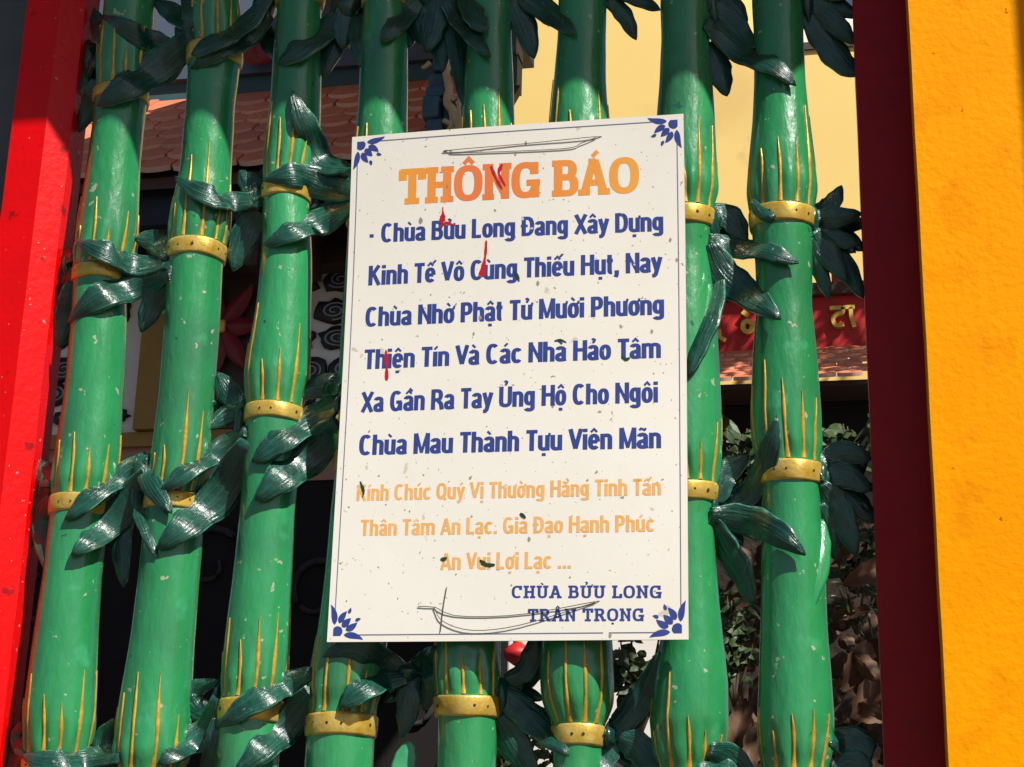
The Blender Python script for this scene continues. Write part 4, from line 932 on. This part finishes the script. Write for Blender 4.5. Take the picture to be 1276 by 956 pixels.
gl('gold_letter', [[(896, 410), (897, 420), (904, 424)]], 5)
gl('gold_letter', [[(850, 384), (870, 384)], [(860, 384), (860, 410)]], 5)
# small tiled roof below the sign
lr = free('porch_roof', 'narrow strip of small terracotta tiles below the red signboard', 'roof', 980, 6.0)
zt2 = P(980, 440, 6.25).z; zb2 = P(980, 474, 5.75).z; s2 = math.atan2(zt2 - zb2, .5); l2 = math.hypot(.5, zt2 - zb2); tw2 = .14; rows2 = 6
t2v = [Vector((v_.x * tw2 / tw, v_.y * .6 if v_.y < .03 else l2 / rows2 * 1.25, v_.z * .8)) for v_ in tvs]
tm2 = mesh('tile', t2v, tfs, [M['tile'], M['tile_lip']], smooth=False, idx=[1 if k % 3 == 2 and k < 3 * nseg else 0 for k in range(len(tfs))])
xs0 = P(870, 460, 6).x; xs1 = P(1110, 460, 6).x
for r_ in range(rows2):
    for c in range(int((xs1 - xs0) / tw2)):
        o = bpy.data.objects.new('tile', tm2); link(o, lr); f = r_ / rows2
        o.location = (xs0 + (c + .5 * (r_ % 2)) * tw2 + random.uniform(-.006, .006) - lr.location.x, 5.75 + .5 * f - 6.0, zb2 + (zt2 - zb2) * f + .01)
        o.rotation_euler = (s2 + random.uniform(-.02, .02), random.uniform(-.03, .03), 0)
wbox('roof_soffit', 872, 1112, 476, 482, 5.80, 6.28, M['brown'], lr)
v, f = box(xs0, xs1, 6.1, 6.29, 0, zb2 - .02); obj('porch_wall', v, f, M['darkwall'], lr, smooth=False)

# --- rockery and plants behind the right half of the gate
def rock(px, py, rx, ry, Y, seed, m='rock'):
    rr = random.Random(seed); c = P(px, py, Y); k = PXM(px, py, Y)
    bm = bmesh.new(); bmesh.ops.create_icosphere(bm, subdivisions=2, radius=1)
    pl = [(Vector((rr.uniform(-1, 1), rr.uniform(-1, 1), rr.uniform(-1, 1))).normalized(), rr.uniform(.45, .8)) for _ in range(9)]
    for v in bm.verts:
        p = v.co.copy()
        for nn, dd in pl:
            q = p.dot(nn)
            if q > dd: p -= nn * (q - dd)
        v.co = c + Vector((p.x * rx * k, p.y * (rx + ry) / 2 * k, p.z * ry * k))
    return [v.co.copy() for v in bm.verts], [[v.index for v in f.verts] for f in bm.faces]
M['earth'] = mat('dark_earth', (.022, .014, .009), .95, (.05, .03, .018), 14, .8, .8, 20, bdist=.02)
rk = free('rockery', 'shaded heap of brown stones and dry leaves behind the gate at lower right', 'rockery', 950, 2.6)
spots = [(915, 770, 30, 38), (1068, 720, 34, 30), (1050, 765, 22, 24), (1088, 790, 20, 30), (1050, 830, 26, 18), (1085, 850, 26, 30), (1060, 890, 30, 28), (925, 905, 26, 50), (905, 840, 20, 30),
         (1075, 930, 34, 26), (1040, 700, 20, 24), (1062, 660, 28, 20), (960, 860, 44, 50), (985, 740, 44, 44), (990, 940, 60, 50), (1035, 790, 16, 14), (1052, 800, 14, 11), (1075, 770, 16, 12), (1098, 750, 18, 20), (918, 700, 24, 24), (905, 950, 30, 26),
         (1130, 800, 50, 60), (1120, 900, 50, 60), (860, 900, 40, 50), (865, 790, 40, 50), (1048, 778, 10, 8), (1064, 812, 12, 9), (1040, 868, 14, 20)]
for i, (px, py, rx, ry) in enumerate(spots):
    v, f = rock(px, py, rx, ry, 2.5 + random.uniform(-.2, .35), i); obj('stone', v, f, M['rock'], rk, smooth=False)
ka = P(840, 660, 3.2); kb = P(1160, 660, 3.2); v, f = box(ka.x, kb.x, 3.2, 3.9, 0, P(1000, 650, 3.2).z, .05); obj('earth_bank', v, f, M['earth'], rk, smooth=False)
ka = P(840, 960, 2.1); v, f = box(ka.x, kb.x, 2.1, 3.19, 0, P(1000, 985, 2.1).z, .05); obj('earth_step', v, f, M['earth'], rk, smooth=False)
def plant(name, label, px, py, Y, n, spread, h, ls, m, seed, down=False, droop=.3, fat=.45):
    """stems from the base at (px, py) with individual blade-like leaves"""
    rr = random.Random(seed); c = P(px, py, Y); k = PXM(px, py, Y)
    t = thing(name, label, 'plant', c, {'shrub': 'shrubs behind the gate', 'weed': 'weeds on the rockery'}[name]); J = Join(); JL = Join()
    for s_ in range(n):
        a = rr.uniform(-1, 1); hh = h * rr.uniform(.55, 1) * k; end = c + Vector((a * spread * k, rr.uniform(-.5, .5) * spread * k, hh * (-1 if down else 1)))
        mid = (c + end) / 2 + Vector((a * spread * .15 * k, 0, hh * .12))
        J.add(tube([tuple(c), tuple(mid), tuple(end)], (.006, .0025), None, None, None, sides=5, n=6))
        for q in range(int(5 + hh / (ls * k) * 1.6)):
            f = rr.uniform(.2, 1); b = c.lerp(mid, f * 2) if f < .5 else mid.lerp(end, f * 2 - 1)
            d = Vector((rr.uniform(-1, 1), rr.uniform(-1, .4), rr.uniform(-.5, .8))).normalized(); L_ = ls * k * rr.uniform(.6, 1.2)
            sd_ = d.cross(Vector((rr.uniform(-.4, .4), -1, .6))).normalized() * L_ * fat * .5; up = sd_.cross(d).normalized() * L_ * .08
            z_ = Vector((0, 0, -droop * L_))
            JL.add(([b, b + d * L_ * .35 + sd_ + z_ * .1, b + d * L_ * .35 + up, b + d * L_ * .35 - sd_ + z_ * .1, b + d * L_ * .72 + sd_ * .7 + z_ * .45, b + d * L_ * .72 - sd_ * .7 + z_ * .45, b + d * L_ + z_],
                    [(0, 2, 1), (0, 3, 2), (1, 2, 4), (2, 3, 5), (2, 5, 4), (4, 5, 6)]))
    obj('stem', J.v, J.f, M['stem'], t); tag(obj('leaves', JL.v, JL.f, m, t, smooth=False), kind='stuff')
    return t
plant('shrub', 'leafy green shrub under the tiled strip between the last two stalks', 920, 650, 2.9, 9, 45, 150, 30, M['foliage'], 1)
plant('shrub', 'leafy green shrub beside the crimson post below the red signboard', 1062, 600, 2.9, 9, 45, 95, 30, M['foliage'], 2)
plant('weed', 'thin leaved weed growing on the rockery beside the crimson post', 1068, 790, 2.1, 6, 36, 70, 26, M['foliage'], 3, fat=.16)
plant('weed', 'small weed growing on the rockery left of the last stalk', 918, 800, 2.2, 6, 36, 60, 24, M['foliage'], 4, fat=.3)
for i in range(75):                                   # pebbles filling the gaps between the stones
    px = random.choice((random.uniform(895, 965), random.uniform(1025, 1110))); v, f = rock(px, random.uniform(690, 960), random.uniform(5, 11), random.uniform(4, 9), 2.35 + random.uniform(-.15, .1), 100 + i)
    obj('pebble', v, f, M['rock'], rk, smooth=False)
def dry_leaf(cx, cy, tx, ty, w, Y, cup):
    c = P(cx, cy, Y); t = P(tx, ty, Y - .05); d = t - c; L_ = d.length; d.normalize(); nrm = Vector((-d.z, .25 * cup, d.x)).normalized(); up = nrm.cross(d); k = PXM(cx, cy, Y) * w; vs = []; n = 12
    if up.y > 0: up = -up
    for i in range(n + 1):
        f = i / n; wd = k * math.sin(math.pi * (f * .92 + .05)) ** .7 * (1 + .12 * math.sin(i * 2.3 + cx))
        for u in (-1, -.6, -.2, 0, .2, .6, 1): vs.append(c + d * L_ * f + nrm * wd * u + up * (wd * cup * (abs(u) ** 1.6) + .10 * L_ * math.sin(f * 3) + .004 * math.sin(u * 9 + i)))
    obj('dry_leaf', vs, [(7 * i + j, 7 * i + j + 1, 7 * i + j + 8, 7 * i + j + 7) for i in range(n) for j in range(6)], M['dry'], rk)
for a in [(1082, 800, 1050, 862, 16, 2.1, .8), (1100, 830, 1060, 905, 15, 2.08, .6), (1060, 810, 1098, 850, 12, 2.05, -.6), (925, 870, 912, 950, 15, 2.1, .9), (940, 900, 930, 975, 12, 2.05, .7), (1110, 700, 1050, 730, 14, 2.1, .6),
          (900, 760, 950, 740, 13, 2.12, .7), (1050, 885, 1105, 900, 12, 2.06, .6), (1040, 770, 1085, 760, 9, 2.1, .5), (905, 820, 940, 835, 9, 2.1, -.6), (1045, 700, 1075, 675, 10, 2.1, .5), (1095, 930, 1050, 960, 14, 2.05, .7)]: dry_leaf(*a)
plant('shrub', 'dark round leaved shrub silhouetted below the notice board corner', 795, 925, 2.0, 12, 60, 165, 22, M['foliage'], 7, fat=.7)
plant('shrub', 'dark shrub behind the bottom edge of the notice board beside the fifth stalk', 640, 1000, 3.0, 7, 70, 130, 26, M['foliage'], 8, fat=.6)
# low pale wall behind the shrub
lw = free('low_wall', 'low sunlit pinkish white wall behind the shrub under the notice board', 'wall', 740, 4.4)
pa = P(630, 900, 4.3); pb = P(850, 900, 4.3); v, f = box(pa.x, pb.x, 4.3, 4.5, 0, P(740, 770, 4.3).z, .01); obj('wall_face', v, f, M['white'], lw, smooth=False)
rb = P(645, 815, 4.2)
ln = thing('red_lantern', 'small bright red lantern seen just under the notice board', 'lantern', rb)
def lathe(name, prof, m, parent, c, n=20):
    vs = [c + Vector((r_ * math.cos(2 * math.pi * k / n), r_ * math.sin(2 * math.pi * k / n), z)) for r_, z in prof for k in range(n)]
    fs = [(i * n + k, i * n + (k + 1) % n, (i + 1) * n + (k + 1) % n, (i + 1) * n + k) for i in range(len(prof) - 1) for k in range(n)]
    return obj(name, vs, fs, m, parent)
lathe('lantern_body', [(.018 + .045 * math.sin(math.pi * t / 12) * (1 + .03 * (-1) ** t), -.05 + .1 * t / 12) for t in range(13)], M['signred'], ln, rb)
lathe('lantern_cap', [(.001, .062), (.02, .06), (.022, .048), (.001, .047)], M['goldletter'], ln, rb); lathe('lantern_tassel', [(.012, -.052), (.014, -.07), (.010, -.11), (.001, -.112)], M['goldletter'], ln, rb)

plant('shrub', 'dark bushy shrub low on the rockery left of the last stalk', 915, 880, 2.05, 8, 34, 150, 20, M['foliage'], 10, fat=.5)
plant('shrub', 'spreading dark shrub rooted on the rockery beside the crimson post', 1066, 740, 2.2, 9, 40, 120, 24, M['foliage'], 11, fat=.45)
# a courtyard tree to the right, its crown above and outside the frame, dapples the signboard and the rockery
def crown(name, ctr, rad, n, parent, seed):
    rr = random.Random(seed); vs = []; fs = []
    cl = [Vector((rr.uniform(-1, 1), rr.uniform(-1, 1), rr.uniform(-.8, .8))) for _ in range(26)]
    for i in range(n):
        c_ = rr.choice(cl); p = ctr + Vector((c_.x * rad.x, c_.y * rad.y, c_.z * rad.z)) + Vector((rr.gauss(0, .13), rr.gauss(0, .13), rr.gauss(0, .10)))
        d = Vector((rr.uniform(-1, 1), rr.uniform(-1, 1), rr.uniform(-.6, .3))).normalized(); w = d.cross(Vector((rr.uniform(-.5, .5), rr.uniform(-.5, .5), 1))).normalized(); L_ = rr.uniform(.07, .13); k = len(vs)
        vs += [p, p + d * L_ * .5 + w * L_ * .26, p + d * L_, p + d * L_ * .5 - w * L_ * .26]; fs.append((k, k + 1, k + 2, k + 3))
    tag(obj(name, vs, fs, M['foliage'], parent, smooth=False), kind='stuff')
    return cl
A_ = P(1030, 425, 6.2) + S * 3.2; B_ = P(1010, 800, 2.3) + S * 3.6
base = Vector((max(A_.x, B_.x) + .6, 2.6, 0))
tr = thing('courtyard_tree', 'leafy courtyard tree standing beyond the yellow pillar outside the frame', 'tree', base)
tube([tuple(base), tuple(base + Vector((.05, 0, 2.2))), tuple(base + Vector((-.1, .1, 4.2)))], (.13, .07), M['stem'], 'trunk', tr, sides=10)
for c_ in (A_, B_): tube([tuple(base + Vector((0, 0, 2.6))), tuple((base + Vector((0, 0, 3.6)) + c_) / 2), tuple(c_)], (.06, .02), M['stem'], 'limb', tr)
crown('crown', A_, Vector((.75, .5, .55)), 1500, tr, 1); crown('crown', B_, Vector((.85, .5, .75)), 1300, tr, 2)
